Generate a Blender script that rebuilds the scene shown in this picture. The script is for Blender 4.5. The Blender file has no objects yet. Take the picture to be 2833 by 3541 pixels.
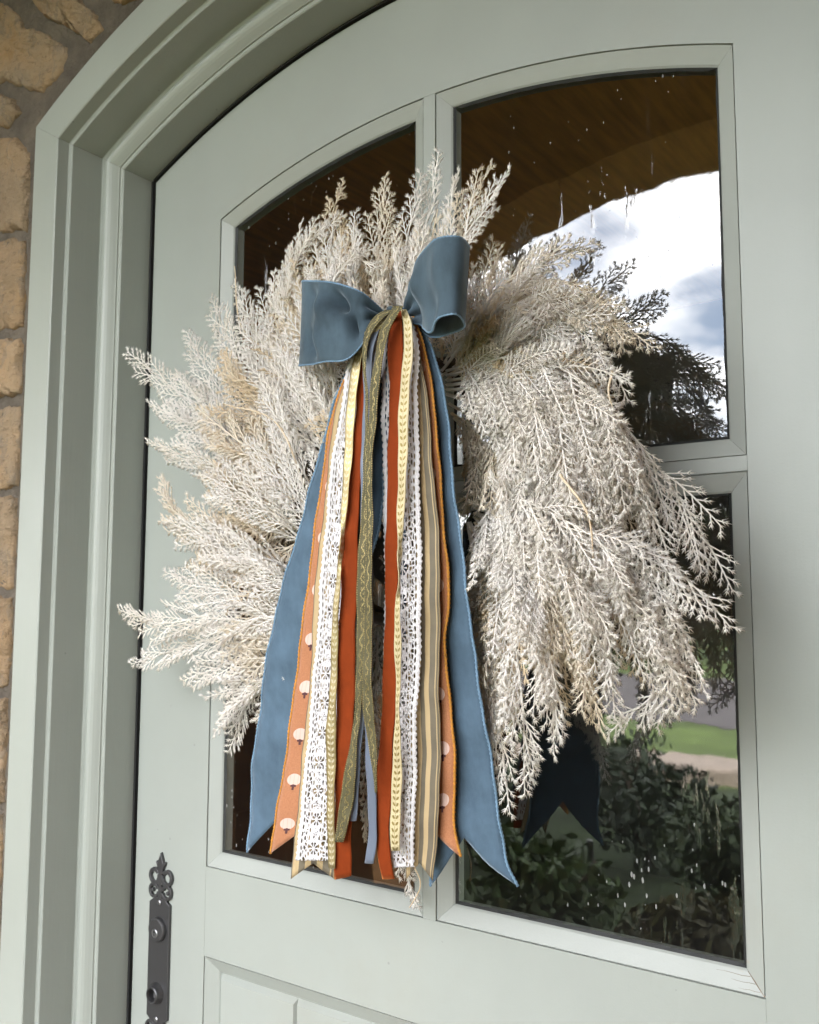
import bpy, bmesh, math, random
import numpy as np
from mathutils import Vector, Matrix, noise

R = math.radians
scn = bpy.context.scene
col = scn.collection
rnd = random.Random(7)
rng = np.random.default_rng(11)

# ------------------------------------------------------------------ camera
PW, PH = 2833.0, 3541.0
CAM = np.array([0.6479, -0.9364, 0.3624]); YAW, PITCH, ROLL, FPX = 0.6263, 0.1, 0.0019, 3258.6
_cy, _sy = math.cos(YAW), math.sin(YAW)
_f = np.array([-_sy*math.cos(PITCH), _cy*math.cos(PITCH), math.sin(PITCH)])
_r0 = np.array([_cy, _sy, 0.0]); _u0 = np.cross(_r0, _f)
_r = _r0*math.cos(ROLL)+_u0*math.sin(ROLL); _u = -_r0*math.sin(ROLL)+_u0*math.cos(ROLL)
cd = bpy.data.cameras.new('camera'); cam = bpy.data.objects.new('camera', cd); col.objects.link(cam)
cd.sensor_fit = 'HORIZONTAL'; cd.sensor_width = 36; cd.lens = 36*FPX/PW
cd.clip_start = 0.02; cd.clip_end = 2000
cam.matrix_world = Matrix(((_r[0], _u[0], -_f[0], CAM[0]), (_r[1], _u[1], -_f[1], CAM[1]), (_r[2], _u[2], -_f[2], CAM[2]), (0, 0, 0, 1)))
cd.dof.use_dof = True; cd.dof.focus_distance = 1.02; cd.dof.aperture_fstop = 13.0
scn.camera = cam

def at(px, py, d):
    """photograph pixel -> world point standing d metres out from the door face"""
    v = _f+_r*(px-PW/2)/FPX-_u*(py-PH/2)/FPX
    return CAM+v*((-d-CAM[1])/v[1])

# ------------------------------------------------------------------ world, sun, exposure
SUN_EL, SUN_AZ = R(48), R(25)          # the sun stands behind the house, the porch lies in shade
world = bpy.data.worlds.new('World'); scn.world = world; world.use_nodes = True
wt = world.node_tree; wn = wt.nodes; wl = wt.links
for n in list(wn): wn.remove(n)
w_out = wn.new('ShaderNodeOutputWorld'); w_bg = wn.new('ShaderNodeBackground'); w_bg.inputs[1].default_value = 0.12
sky = wn.new('ShaderNodeTexSky'); sky.sky_type = 'NISHITA'; sky.sun_disc = False
sky.sun_elevation = SUN_EL; sky.sun_rotation = -SUN_AZ
tc = wn.new('ShaderNodeTexCoord'); sx = wn.new('ShaderNodeSeparateXYZ'); wl.new(tc.outputs['Generated'], sx.inputs[0])
def wmath(op, a, b=None):
    n = wn.new('ShaderNodeMath'); n.operation = op
    for i, v in enumerate((a, b)):
        if v is None: continue
        if isinstance(v, (int, float)): n.inputs[i].default_value = v
        else: wl.new(v, n.inputs[i])
    return n.outputs[0]
zz = wmath('ADD', wmath('ABSOLUTE', sx.outputs[2]), 0.22)
cb = wn.new('ShaderNodeCombineXYZ'); wl.new(wmath('DIVIDE', sx.outputs[0], zz), cb.inputs[0]); wl.new(wmath('DIVIDE', sx.outputs[1], zz), cb.inputs[1])
cn = wn.new('ShaderNodeTexNoise'); cn.inputs['Scale'].default_value = 2.3; cn.inputs['Detail'].default_value = 7; cn.inputs['Roughness'].default_value = 0.55
wl.new(cb.outputs[0], cn.inputs['Vector'])
cr = wn.new('ShaderNodeValToRGB'); cr.color_ramp.elements[0].position = 0.36; cr.color_ramp.elements[0].color = (0.22, 0.22, 0.22, 1); cr.color_ramp.elements[1].position = 0.50
wl.new(cn.outputs['Fac'], cr.inputs[0])
cn2 = wn.new('ShaderNodeTexNoise'); cn2.inputs['Scale'].default_value = 4.5; cn2.inputs['Detail'].default_value = 5
wl.new(cb.outputs[0], cn2.inputs['Vector'])
cc = wn.new('ShaderNodeValToRGB'); cc.color_ramp.elements[0].position = 0.35; cc.color_ramp.elements[1].position = 0.65
cc.color_ramp.elements[0].color = (9.0, 9.3, 10.0, 1); cc.color_ramp.elements[1].color = (14.5, 14.5, 14.5, 1)
wl.new(cn2.outputs['Fac'], cc.inputs[0])
cm = wn.new('ShaderNodeMix'); cm.data_type = 'RGBA'
wl.new(cr.outputs[0], cm.inputs[0]); wl.new(sky.outputs[0], cm.inputs[6]); wl.new(cc.outputs[0], cm.inputs[7])
wl.new(cm.outputs[2], w_bg.inputs[0]); wl.new(w_bg.outputs[0], w_out.inputs[0])

sd = bpy.data.lights.new('sun', 'SUN'); sd.energy = 2.2; sd.angle = R(0.5); sd.color = (1.0, 0.95, 0.88)
sun = bpy.data.objects.new('sun', sd); col.objects.link(sun)
sdir = Vector((math.sin(-SUN_AZ)*math.cos(SUN_EL), math.cos(SUN_AZ)*math.cos(SUN_EL), math.sin(SUN_EL)))
sun.rotation_euler = sdir.to_track_quat('Z', 'Y').to_euler(); sun.location = sdir*30
vs = scn.view_settings; vs.view_transform = 'Standard'; vs.look = 'None'; vs.gamma = 1; vs.exposure = 2.86; vs.use_curve_mapping = False
scn.cycles.use_denoising = True
scn.cycles.max_bounces = 6; scn.cycles.diffuse_bounces = 4; scn.cycles.glossy_bounces = 3; scn.cycles.transparent_max_bounces = 10
scn.cycles.caustics_reflective = False; scn.cycles.caustics_refractive = False

# ------------------------------------------------------------------ node helpers
class X:
    """a shader socket with arithmetic"""
    nt = None
    def __init__(s, sock): s.s = sock
    @staticmethod
    def m(op, *a):
        n = X.nt.nodes.new('ShaderNodeMath'); n.operation = op
        for i, v in enumerate(a):
            if isinstance(v, X): X.nt.links.new(v.s, n.inputs[i])
            else: n.inputs[i].default_value = v
        return X(n.outputs[0])
    def __add__(a, b): return X.m('ADD', a, b)
    __radd__ = __add__
    def __sub__(a, b): return X.m('SUBTRACT', a, b)
    def __rsub__(a, b): return X.m('SUBTRACT', b, a)
    def __mul__(a, b): return X.m('MULTIPLY', a, b)
    __rmul__ = __mul__
    def __truediv__(a, b): return X.m('DIVIDE', a, b)
    def abs(a): return X.m('ABSOLUTE', a)
    def fract(a): return X.m('FRACT', a)
    def lt(a, b): return X.m('LESS_THAN', a, b)
    def gt(a, b): return X.m('GREATER_THAN', a, b)
    def max(a, b): return X.m('MAXIMUM', a, b)
    def min(a, b): return X.m('MINIMUM', a, b)
    def sin(a): return X.m('SINE', a)
    def floor(a): return X.m('FLOOR', a)
    def sqrt(a): return X.m('SQRT', a)

class Mat:
    def __init__(s, name, rough=0.5, color=(0.5, 0.5, 0.5), **kw):
        s.m = bpy.data.materials.new(name); s.m.use_nodes = True; s.nt = s.m.node_tree; X.nt = s.nt
        s.p = s.nt.nodes['Principled BSDF']; s.out = s.nt.nodes['Material Output']
        s.p.inputs['Base Color'].default_value = (*color, 1); s.p.inputs['Roughness'].default_value = rough
        for k, v in kw.items(): s.p.inputs[k.replace('_', ' ')].default_value = v
    def new(s, t): return s.nt.nodes.new(t)
    def link(s, a, b): s.nt.links.new(a.s if isinstance(a, X) else a, b)
    def coord(s, kind='Object'):
        return s.new('ShaderNodeTexCoord').outputs[kind]
    def uv(s):
        sp = s.new('ShaderNodeSeparateXYZ'); s.link(s.coord('UV'), sp.inputs[0]); return X(sp.outputs[0]), X(sp.outputs[1])
    def vec(s, x, y, z=0.0):
        c = s.new('ShaderNodeCombineXYZ')
        for i, v in enumerate((x, y, z)):
            if isinstance(v, X): s.link(v, c.inputs[i])
            else: c.inputs[i].default_value = v
        return c.outputs[0]
    def noise(s, scale, detail=4, rough=0.55, vec=None, stretch=None):
        v = vec if vec is not None else s.coord()
        if stretch:
            mp = s.new('ShaderNodeMapping'); mp.inputs['Scale'].default_value = stretch; s.link(v, mp.inputs[0]); v = mp.outputs[0]
        n = s.new('ShaderNodeTexNoise'); n.inputs['Scale'].default_value = scale; n.inputs['Detail'].default_value = detail; n.inputs['Roughness'].default_value = rough
        s.link(v, n.inputs['Vector']); return X(n.outputs['Fac'])
    def voronoi(s, scale, vec=None, feature='DISTANCE_TO_EDGE'):
        n = s.new('ShaderNodeTexVoronoi'); n.feature = feature; n.inputs['Scale'].default_value = scale
        s.link(vec if vec is not None else s.coord(), n.inputs['Vector']); return X(n.outputs['Distance'])
    def ramp(s, fac, stops):
        r = s.new('ShaderNodeValToRGB'); e = r.color_ramp.elements
        while len(e) < len(stops): e.new(0.5)
        for k, (p, c) in zip(e, stops): k.position = p; k.color = (*c, 1) if len(c) == 3 else c
        s.link(fac, r.inputs[0]); return r.outputs[0]
    def mix(s, fac, a, b):
        n = s.new('ShaderNodeMix'); n.data_type = 'RGBA'
        for v, k in ((fac, 0), (a, 6), (b, 7)):
            if isinstance(v, X): s.link(v, n.inputs[k])
            elif isinstance(v, (int, float)): n.inputs[k].default_value = v
            elif isinstance(v, tuple): n.inputs[k].default_value = (*v, 1)
            else: s.link(v, n.inputs[k])
        return n.outputs[2]
    def color(s, sock): s.link(sock, s.p.inputs['Base Color'])
    def set(s, name, sock): s.link(sock, s.p.inputs[name])
    def bump(s, h, strength=0.3, dist=0.002):
        b = s.new('ShaderNodeBump'); b.inputs['Strength'].default_value = strength; b.inputs['Distance'].default_value = dist
        s.link(h, b.inputs['Height']); s.link(b.outputs[0], s.p.inputs['Normal']); return b.outputs[0]

# ------------------------------------------------------------------ object helpers
def tag(o, label=None, cat=None, group=None, kind=None):
    if label: o['label'] = label
    if cat: o['category'] = cat
    if group: o['group'] = group
    if kind: o['kind'] = kind
    return o

def empty(name, loc=(0, 0, 0), **kw):
    o = bpy.data.objects.new(name, None); o.empty_display_size = 0.05; o.location = loc; col.objects.link(o); return tag(o, **kw)

def link(name, me, mat=None, parent=None, loc=None):
    o = bpy.data.objects.new(name, me); col.objects.link(o)
    if mat is not None and not me.materials: me.materials.append(mat.m if isinstance(mat, Mat) else mat)
    if parent is not None:
        o.parent = parent
        # children are modelled in world coordinates
        if loc is None:
            base = Vector((0, 0, 0)); q = parent
            while q: base += q.location; q = q.parent
            o.location = -base
    if loc is not None: o.location = loc
    return o

def mesh(name, verts, faces, mat=None, parent=None, smooth=False, uvs=None, fix=False, loc=None):
    me = bpy.data.meshes.new(name); me.from_pydata([tuple(map(float, v)) for v in verts], [], faces); me.validate(); me.update()
    if fix:
        bm = bmesh.new(); bm.from_mesh(me); bmesh.ops.remove_doubles(bm, verts=bm.verts, dist=1e-6); bmesh.ops.recalc_face_normals(bm, faces=bm.faces); bm.to_mesh(me); bm.free()
    if smooth: me.polygons.foreach_set('use_smooth', [True]*len(me.polygons))
    if uvs is not None:
        ul = me.uv_layers.new(name='UVMap'); vi = np.empty(len(me.loops), dtype=np.int32); me.loops.foreach_get('vertex_index', vi)
        ul.data.foreach_set('uv', np.asarray(uvs, dtype=np.float32)[vi].ravel())
    return link(name, me, mat, parent, loc)

def box_data(x0, x1, y0, y1, z0, z1):
    v = [(x0, y0, z0), (x1, y0, z0), (x1, y1, z0), (x0, y1, z0), (x0, y0, z1), (x1, y0, z1), (x1, y1, z1), (x0, y1, z1)]
    f = [(0, 3, 2, 1), (4, 5, 6, 7), (0, 1, 5, 4), (1, 2, 6, 5), (2, 3, 7, 6), (3, 0, 4, 7)]
    return v, f

def boxo(name, x0, x1, y0, y1, z0, z1, mat, parent=None, bevel=0.0):
    v, f = box_data(x0, x1, y0, y1, z0, z1)
    me = bpy.data.meshes.new(name); bm = bmesh.new(); bv = [bm.verts.new(p) for p in v]
    for q in f: bm.faces.new([bv[i] for i in q])
    if bevel: bmesh.ops.bevel(bm, geom=list(bm.edges), offset=bevel, segments=2, affect='EDGES', profile=0.5)
    bm.to_mesh(me); bm.free()
    return link(name, me, mat, parent)

def extrude_outline(name, pts, y0, y1, mat, parent=None, bevel=0.0):
    """closed outline in the x-z plane, given thickness along y"""
    me = bpy.data.meshes.new(name); bm = bmesh.new()
    a = [bm.verts.new((x, y0, z)) for x, z in pts]; fa = bm.faces.new(a)
    r = bmesh.ops.extrude_face_region(bm, geom=[fa]); nv = [g for g in r['geom'] if isinstance(g, bmesh.types.BMVert)]
    for v in nv: v.co.y = y1
    bmesh.ops.recalc_face_normals(bm, faces=bm.faces)
    if bevel:
        ed = [e for e in bm.edges if all(abs(v.co.y-y0) < 1e-7 for v in e.verts)]
        bmesh.ops.bevel(bm, geom=ed, offset=bevel, segments=2, affect='EDGES', profile=0.5)
    bmesh.ops.triangulate(bm, faces=[f for f in bm.faces if len(f.verts) > 4])
    bm.to_mesh(me); bm.free(); return link(name, me, mat, parent)

def strip_solid(name, xs, zlo, zhi, y0, y1, mat, parent=None):
    """solid between two curves over xs"""
    v = []; f = []; n = len(xs)
    for x, a, b in zip(xs, zlo, zhi): v += [(x, y0, a), (x, y0, b), (x, y1, a), (x, y1, b)]
    for i in range(n-1):
        p, q = 4*i, 4*(i+1)
        f += [(p, q, q+1, p+1), (p+2, p+3, q+3, q+2), (p, p+2, q+2, q), (p+1, q+1, q+3, p+3)]
    f += [(0, 1, 3, 2), (4*n-4, 4*n-2, 4*n-1, 4*n-3)]
    return mesh(name, v, f, mat, parent, fix=True)

def tube_data(pts, rad, seg=8, cap=True):
    pts = [Vector(p) for p in pts]; v = []; f = []
    rr = rad if hasattr(rad, '__len__') else [rad]*len(pts)
    for i, p in enumerate(pts):
        t = (pts[min(i+1, len(pts)-1)]-pts[max(i-1, 0)]).normalized()
        a = t.cross(Vector((0.31, 0.2, 0.93))).normalized(); b = t.cross(a)
        for k in range(seg):
            an = 2*math.pi*k/seg; v.append(p+(a*math.cos(an)+b*math.sin(an))*rr[i])
    for i in range(len(pts)-1):
        for k in range(seg):
            f.append((i*seg+k, i*seg+(k+1) % seg, (i+1)*seg+(k+1) % seg, (i+1)*seg+k))
    if cap: f += [tuple(range(seg))[::-1], tuple(range((len(pts)-1)*seg, len(pts)*seg))]
    return v, f

def catmull(P, n):
    P = np.asarray(P, float); k = len(P)
    if k == 2: t = np.linspace(0, 1, n)[:, None]; return P[0]*(1-t)+P[1]*t
    d = np.concatenate([[0], np.cumsum(np.linalg.norm(np.diff(P[:, :min(3, P.shape[1])], axis=0), axis=1))]); d = d/d[-1]
    m = np.empty_like(P)
    for i in range(k):
        if i == 0: m[i] = (P[1]-P[0])/(d[1]-d[0])
        elif i == k-1: m[i] = (P[-1]-P[-2])/(d[-1]-d[-2])
        else:
            h0, h1 = d[i]-d[i-1], d[i+1]-d[i]
            m[i] = ((P[i]-P[i-1])/h0*h1+(P[i+1]-P[i])/h1*h0)/(h0+h1)
    t = np.linspace(0, 1, n); i = np.clip(np.searchsorted(d, t, side='right')-1, 0, k-2)
    h = (d[i+1]-d[i])[:, None]; s = ((t-d[i])/(d[i+1]-d[i]))[:, None]
    return (2*s**3-3*s**2+1)*P[i]+(s**3-2*s**2+s)*h*m[i]+(-2*s**3+3*s**2)*P[i+1]+(s**3-s**2)*h*m[i+1]

# ------------------------------------------------------------------ materials
def paint(name, c, wear=0.0):
    m = Mat(name, 0.42, c); n = m.noise(3.0, 4); n2 = m.noise(420, 2)
    n3 = m.noise(9, 6, 0.65, stretch=(1, 1, 0.35))
    a = tuple(x*0.93 for x in c); b = tuple(min(1, x*1.05) for x in c)
    base = m.ramp(n, [(0.3, a), (0.7, b)])
    sp = m.voronoi(26, feature='F1').lt(0.045)*m.noise(6, 2).gt(0.56)
    base = m.mix(sp*0.45, base, tuple(x*0.55 for x in c))
    sm = X.m('MAXIMUM', m.noise(2.2, 6, 0.72)-0.54, 0.0)*1.6
    base = m.mix(X.m('MINIMUM', sm, 0.35), base, (0.30, 0.29, 0.24))
    if wear:
        cr_ = m.noise(38, 6, 0.7, stretch=(0.35, 1, 2.2)).gt(0.66)*m.noise(5, 3).gt(0.56)
        base = m.mix(cr_*wear, base, (0.36, 0.31, 0.24))
    m.color(base); m.set('Roughness', n3*0.22+0.32)
    m.bump(n2*0.35+m.noise(60, 3)*0.4+m.noise(260, 3, 0.6, stretch=(1.0, 1.0, 0.06))*0.7, 0.16, 0.0015)
    return m
SAGE = (0.314, 0.333, 0.306)
M_paint = paint('sage_paint', SAGE)
M_bead = paint('sage_paint_weathered', (0.326, 0.342, 0.316), 0.5)
M_frame = paint('sage_frame_paint', (0.310, 0.329, 0.297))

M_black = Mat('black_sealant', 0.6, (0.012, 0.013, 0.012))
M_gap = Mat('gap_shade_strip', 0.8, (0.01, 0.01, 0.01))

M_iron = Mat('gunmetal', 0.40, (0.10, 0.098, 0.102), Metallic=0.75); M_iron.bump(M_iron.noise(90, 4), 0.15, 0.001)
M_brushed = Mat('brushed_steel', 0.34, (0.30, 0.30, 0.31), Metallic=0.95); M_brushed.bump(M_brushed.noise(160, 3, stretch=(1, 1, 12)), 0.1, 0.0005)
M_dark = Mat('keyhole_dark', 0.8, (0.004, 0.004, 0.004))

def make_glass():
    m = Mat('old_window_glass'); nt = m.nt
    lw = m.new('ShaderNodeFresnel'); lw.inputs['IOR'].default_value = 1.5
    fac = X.m('MINIMUM', X(lw.outputs[0])*3.0, 1.0)
    tr = m.new('ShaderNodeBsdfTransparent'); tr.inputs[0].default_value = (0.78, 0.80, 0.78, 1)
    gl = m.new('ShaderNodeBsdfGlossy'); gl.inputs['Roughness'].default_value = 0.015; gl.inputs[0].default_value = (1, 1, 1, 1)
    wav = m.noise(3.5, 2)*1.0
    runs = m.noise(60, 5, 0.7, stretch=(1.0, 1, 0.16))
    msk = m.noise(5.0, 3, 0.6)
    rs = X.m('MULTIPLY', X.m('MAXIMUM', runs-0.60, 0.0), X.m('MAXIMUM', msk-0.47, 0.0))
    b = m.new('ShaderNodeBump'); b.inputs['Strength'].default_value = 1.0; b.inputs['Distance'].default_value = 0.0014
    m.link(wav+rs*13.0+m.noise(22, 3, 0.5)*0.035, b.inputs['Height']); m.link(b.outputs[0], gl.inputs['Normal'])
    ms = m.new('ShaderNodeMixShader'); m.link(fac, ms.inputs[0]); m.link(tr.outputs[0], ms.inputs[1]); m.link(gl.outputs[0], ms.inputs[2])
    # dried drops and dust: pale matt specks of their own
    df = m.new('ShaderNodeBsdfDiffuse'); df.inputs[0].default_value = (0.55, 0.55, 0.53, 1)
    mp = m.new('ShaderNodeMapping'); mp.inputs['Scale'].default_value = (1, 1, 0.4); m.link(m.coord(), mp.inputs[0])
    vo = m.new('ShaderNodeTexVoronoi'); vo.feature = 'F1'; vo.inputs['Scale'].default_value = 150; vo.inputs['Randomness'].default_value = 1; m.link(mp.outputs[0], vo.inputs['Vector'])
    big = m.noise(7, 3, 0.6); sz = X.m('MAXIMUM', big-0.46, 0.0)*0.85
    spk = X(vo.outputs['Distance']).lt(sz)
    streak = X.m('MAXIMUM', m.noise(120, 3, 0.6, stretch=(1, 1, 0.05))-0.62, 0.0)*X.m('MAXIMUM', m.noise(4, 2)-0.45, 0.0)*4.0
    ms2 = m.new('ShaderNodeMixShader'); m.link(X.m('MINIMUM', spk*0.38+streak*0.3+0.005, 1.0), ms2.inputs[0]); m.link(ms.outputs[0], ms2.inputs[1]); m.link(df.outputs[0], ms2.inputs[2])
    m.link(ms2.outputs[0], m.out.inputs[0]); return m
M_glass = make_glass()

def stone_mat(name, tint):
    m = Mat(name, 0.85); oi = m.new('ShaderNodeObjectInfo'); rv = X(oi.outputs['Random'])
    geo = m.coord('Object')
    mp = m.new('ShaderNodeMapping'); m.link(geo, mp.inputs[0]); cbv = m.vec(rv*7.0, rv*3.0, rv*11.0); m.link(cbv, mp.inputs['Location'])
    n = m.noise(9, 6, 0.6, vec=mp.outputs[0]); n2 = m.noise(60, 5, 0.7, vec=mp.outputs[0], stretch=(1, 1, 2.2))
    c1 = m.ramp(n, [(0.28, tuple(0.75*t for t in tint)), (0.46, tint), (0.62, (tint[0]*1.25, tint[1]*1.12, tint[2]*0.95)), (0.75, (tint[0]*1.15, tint[1]*0.85, tint[2]*0.5))])
    c2 = m.mix(rv*0.6, c1, (0.27, 0.17, 0.085))
    c3 = m.mix(n2.gt(0.58)*0.35, c2, (0.12, 0.085, 0.05))
    n4 = m.noise(24, 6, 0.7, vec=mp.outputs[0], stretch=(1.6, 1, 0.7))
    c4 = m.mix(X.m('MULTIPLY', n4.gt(0.56), 0.45), c3, (0.20, 0.165, 0.125)); c5 = m.mix(X.m('MULTIPLY', m.noise(130, 4, 0.8, vec=mp.outputs[0]).gt(0.62), 0.5), c4, (0.40, 0.30, 0.18))
    m.color(c5); m.bump(n2*0.7+n*0.8+n4*1.2, 1.0, 0.010); return m
M_stone = stone_mat('sandstone', (0.32, 0.24, 0.16))
M_mortar = Mat('mortar', 0.95, (0.17, 0.145, 0.115)); M_mortar.color(M_mortar.ramp(M_mortar.noise(14, 6, 0.65), [(0.3, (0.105, 0.086, 0.068)), (0.5, (0.175, 0.145, 0.115)), (0.7, (0.25, 0.205, 0.155))])); M_mortar.bump(M_mortar.noise(110, 5, 0.75)+M_mortar.noise(25, 4, 0.7)*1.5, 1.0, 0.012)

def simple(name, c, rough=0.8, scale=6, var=0.3, bump=0.0, stretch=None):
    m = Mat(name, rough, c); n = m.noise(scale, 5, 0.6, stretch=stretch)
    m.color(m.ramp(n, [(0.3, tuple(x*(1-var) for x in c)), (0.7, tuple(min(1, x*(1+var)) for x in c))]))
    if bump: m.bump(n, bump, 0.01)
    return m
M_wood = simple('ceiling_wood', (0.20, 0.11, 0.04), 0.6, 5, 0.3, 0.2, (1, 12, 1))
M_porchstone = simple('porch_stone_far', (0.34, 0.17, 0.065), 0.9, 4, 0.35, 0.4)
M_floor = simple('flagstone', (0.19, 0.17, 0.14), 0.85, 6, 0.2, 0.3)
M_lawn = simple('lawn_grass', (0.085, 0.125, 0.03), 0.95, 1.3, 0.45, 0.6)
M_asphalt = simple('driveway_asphalt', (0.11, 0.10, 0.10), 0.9, 3, 0.2, 0.2)
M_kerb = simple('pale_kerb_stone', (0.34, 0.28, 0.23), 0.9, 8, 0.2, 0.3)
M_inwood = simple('varnished_wood', (0.66, 0.28, 0.07), 0.5, 3, 0.3, 0.1, (10, 1, 1))
M_inside = simple('dark_interior', (0.035, 0.030, 0.026), 0.8, 2, 0.3)
M_bark = simple('bark', (0.09, 0.065, 0.045), 0.95, 10, 0.4, 0.5, (1, 1, 0.2))
M_roof = simple('roof_shingle', (0.10, 0.09, 0.08), 0.9, 6, 0.3)
def leafmat(name, c):
    m = Mat(name, 0.6, c); oi = m.new('ShaderNodeObjectInfo')
    m.color(m.ramp(m.noise(2.2, 3), [(0.3, tuple(x*0.55 for x in c)), (0.7, tuple(x*1.35 for x in c))])); return m
M_leaf = [leafmat('leaf_green', (0.040, 0.070, 0.016)), leafmat('leaf_olive', (0.070, 0.070, 0.020)), leafmat('leaf_dark', (0.022, 0.038, 0.014))]

# velvet and ribbons
def velvet(name, c, sheen, var=0.35, scale=22):
    m = Mat(name, 0.85, c); n = m.noise(scale, 5, 0.6)*0.6+m.noise(scale*4, 4, 0.7, stretch=(1.0, 1.0, 0.35))*0.4; n2 = m.noise(900, 2)
    m.color(m.ramp(n, [(0.25, tuple(x*(1-var) for x in c)), (0.75, tuple(x*(1+var) for x in c))]))
    m.p.inputs['Sheen Weight'].default_value = 0.9; m.p.inputs['Sheen Roughness'].default_value = 0.35; m.p.inputs['Sheen Tint'].default_value = (*sheen, 1)
    m.p.inputs['Specular IOR Level'].default_value = 0.15
    m.bump(n2*0.6+m.noise(70, 4)*0.5, 0.25, 0.0012); return m
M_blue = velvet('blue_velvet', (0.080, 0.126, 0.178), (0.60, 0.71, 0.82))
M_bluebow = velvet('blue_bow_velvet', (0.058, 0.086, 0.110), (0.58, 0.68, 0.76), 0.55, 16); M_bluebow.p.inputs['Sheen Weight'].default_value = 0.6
M_bluestitch = simple('blue_stitching', (0.15, 0.25, 0.36), 0.7, 200, 0.25)
M_rust = velvet('rust_velvet', (0.205, 0.032, 0.005), (0.75, 0.28, 0.09), 0.2, 60)
M_satin = Mat('steel_blue_satin', 0.42, (0.125, 0.15, 0.205)); M_satin.p.inputs['Sheen Weight'].default_value = 0.15
M_orangestitch = simple('orange_stitching', (0.52, 0.22, 0.03), 0.7, 250, 0.3)

def pumpkin_mat():
    m = Mat('pumpkin_print', 0.85); u, v = m.uv()
    W = 0.062; P = 0.056
    x = u*W; wea = m.noise(700, 2)
    mask = None; stem = None; rib = None
    for cx, off in ((0.018, 0.0), (0.044, 0.5)):
        dv = ((v/P+off).fract()-0.5)*P; dx = x-cx
        e = (dx*dx/(0.0105**2)+dv*dv/(0.0075**2)).sqrt()
        k = e.lt(1.0); s = (dx.abs()).lt(0.0017)*(dv-0.0095).abs().lt(0.0036)
        s2 = dx.abs().lt(0.0042)*(dv-0.0078).abs().lt(0.0013)
        r = ((dx*520.0).sin().abs()).lt(0.25)
        mask = k if mask is None else mask.max(k); stem = s.max(s2) if stem is None else stem.max(s.max(s2)); rib = r*k if rib is None else rib.max(r*k)
    base = m.ramp(wea, [(0.3, (0.34, 0.130, 0.055)), (0.7, (0.44, 0.185, 0.085))])
    c = m.mix(mask, base, (0.64, 0.46, 0.40)); c = m.mix(rib*0.55, c, (0.54, 0.31, 0.22)); c = m.mix(stem, c, (0.07, 0.018, 0.022))
    m.color(c); m.bump(wea, 0.25, 0.0006); m.p.inputs['Sheen Weight'].default_value = 0.2; return m
M_pumpkin = pumpkin_mat()

def stripe_mat():
    m = Mat('tan_grey_stripe', 0.75); u, v = m.uv()
    tan = (0.47, 0.34, 0.18); gr = (0.095, 0.082, 0.064)
    cuts = [0.0, 0.022, 0.17, 0.315, 0.45, 0.585, 0.72, 0.885, 0.915, 0.965, 0.985]
    cols = [gr, tan, gr, tan, gr, tan, gr, tan, gr, tan, gr]
    cols = [gr, tan, gr, tan, gr, tan, gr, tan, gr, tan, gr]
    r = m.new('ShaderNodeValToRGB'); r.color_ramp.interpolation = 'CONSTANT'; e = r.color_ramp.elements
    while len(e) < len(cuts): e.new(0.5)
    for k, p, c in zip(e, cuts, cols): k.position = p; k.color = (*c, 1)
    m.link(u, r.inputs[0]); n = m.noise(40, 4)
    m.color(m.mix(n*0.35, r.outputs[0], (0.45, 0.36, 0.22)))
    m.bump((v*5200.0).sin()*0.5, 0.35, 0.0006); return m
M_stripe = stripe_mat()

def lace_mat():
    m = Mat('white_cotton_lace', 0.9, (0.66, 0.635, 0.65)); u, v = m.uv()
    W = 0.056; x = u*W; e = X.m('MINIMUM', x, (1.0-u)*W)
    P = 0.0082
    fv = ((v/P).fract()-0.5)*P
    de = e-0.0062; oval = ((de*de)/(0.0016**2)+(fv*fv)/(0.0030**2)).lt(1.0)
    P2 = 0.0094; fv2 = ((v/P2+0.5).fract()-0.5)*P2; d2 = e-0.0195
    oval2 = ((d2*d2)/(0.0014**2)+(fv2*fv2)/(0.0030**2)).lt(1.0)
    vz = m.voronoi(1.0, vec=m.vec(x*210.0, v*185.0, 0.0)); net = vz.gt(0.11)*e.gt(0.0088)*e.lt(0.0165)
    # spoke flowers and small net diamonds along the middle band
    P3 = 0.034; cv = ((v/P3).fract()-0.5)*P3; cx = x-W*0.5
    rr = (cx*cx+cv*cv).sqrt(); ang = X.m('ARCTAN2', cx, cv)
    fl = rr.gt(0.0022)*rr.lt(0.0078)*(ang*4.0).sin().abs().gt(0.50)
    dv3 = ((v/P3+0.5).fract()-0.5)*P3
    dia = (cx.abs()*0.8+dv3.abs()).lt(0.0075); fine = m.voronoi(1.0, vec=m.vec(x*330.0, v*330.0, 3.0)).gt(0.15)*dia
    hole = oval.max(oval2).max(net).max(fl).max(fine)
    tr = m.new('ShaderNodeBsdfTransparent'); ms = m.new('ShaderNodeMixShader')
    m.link(hole, ms.inputs[0]); m.link(m.p.outputs[0], ms.inputs[1]); m.link(tr.outputs[0], ms.inputs[2]); m.link(ms.outputs[0], m.out.inputs[0])
    m.bump(m.noise(900, 3)+m.voronoi(1.0, vec=m.vec(x*330.0, v*250.0, 0.0)), 0.5, 0.001); return m
M_lace = lace_mat()

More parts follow.
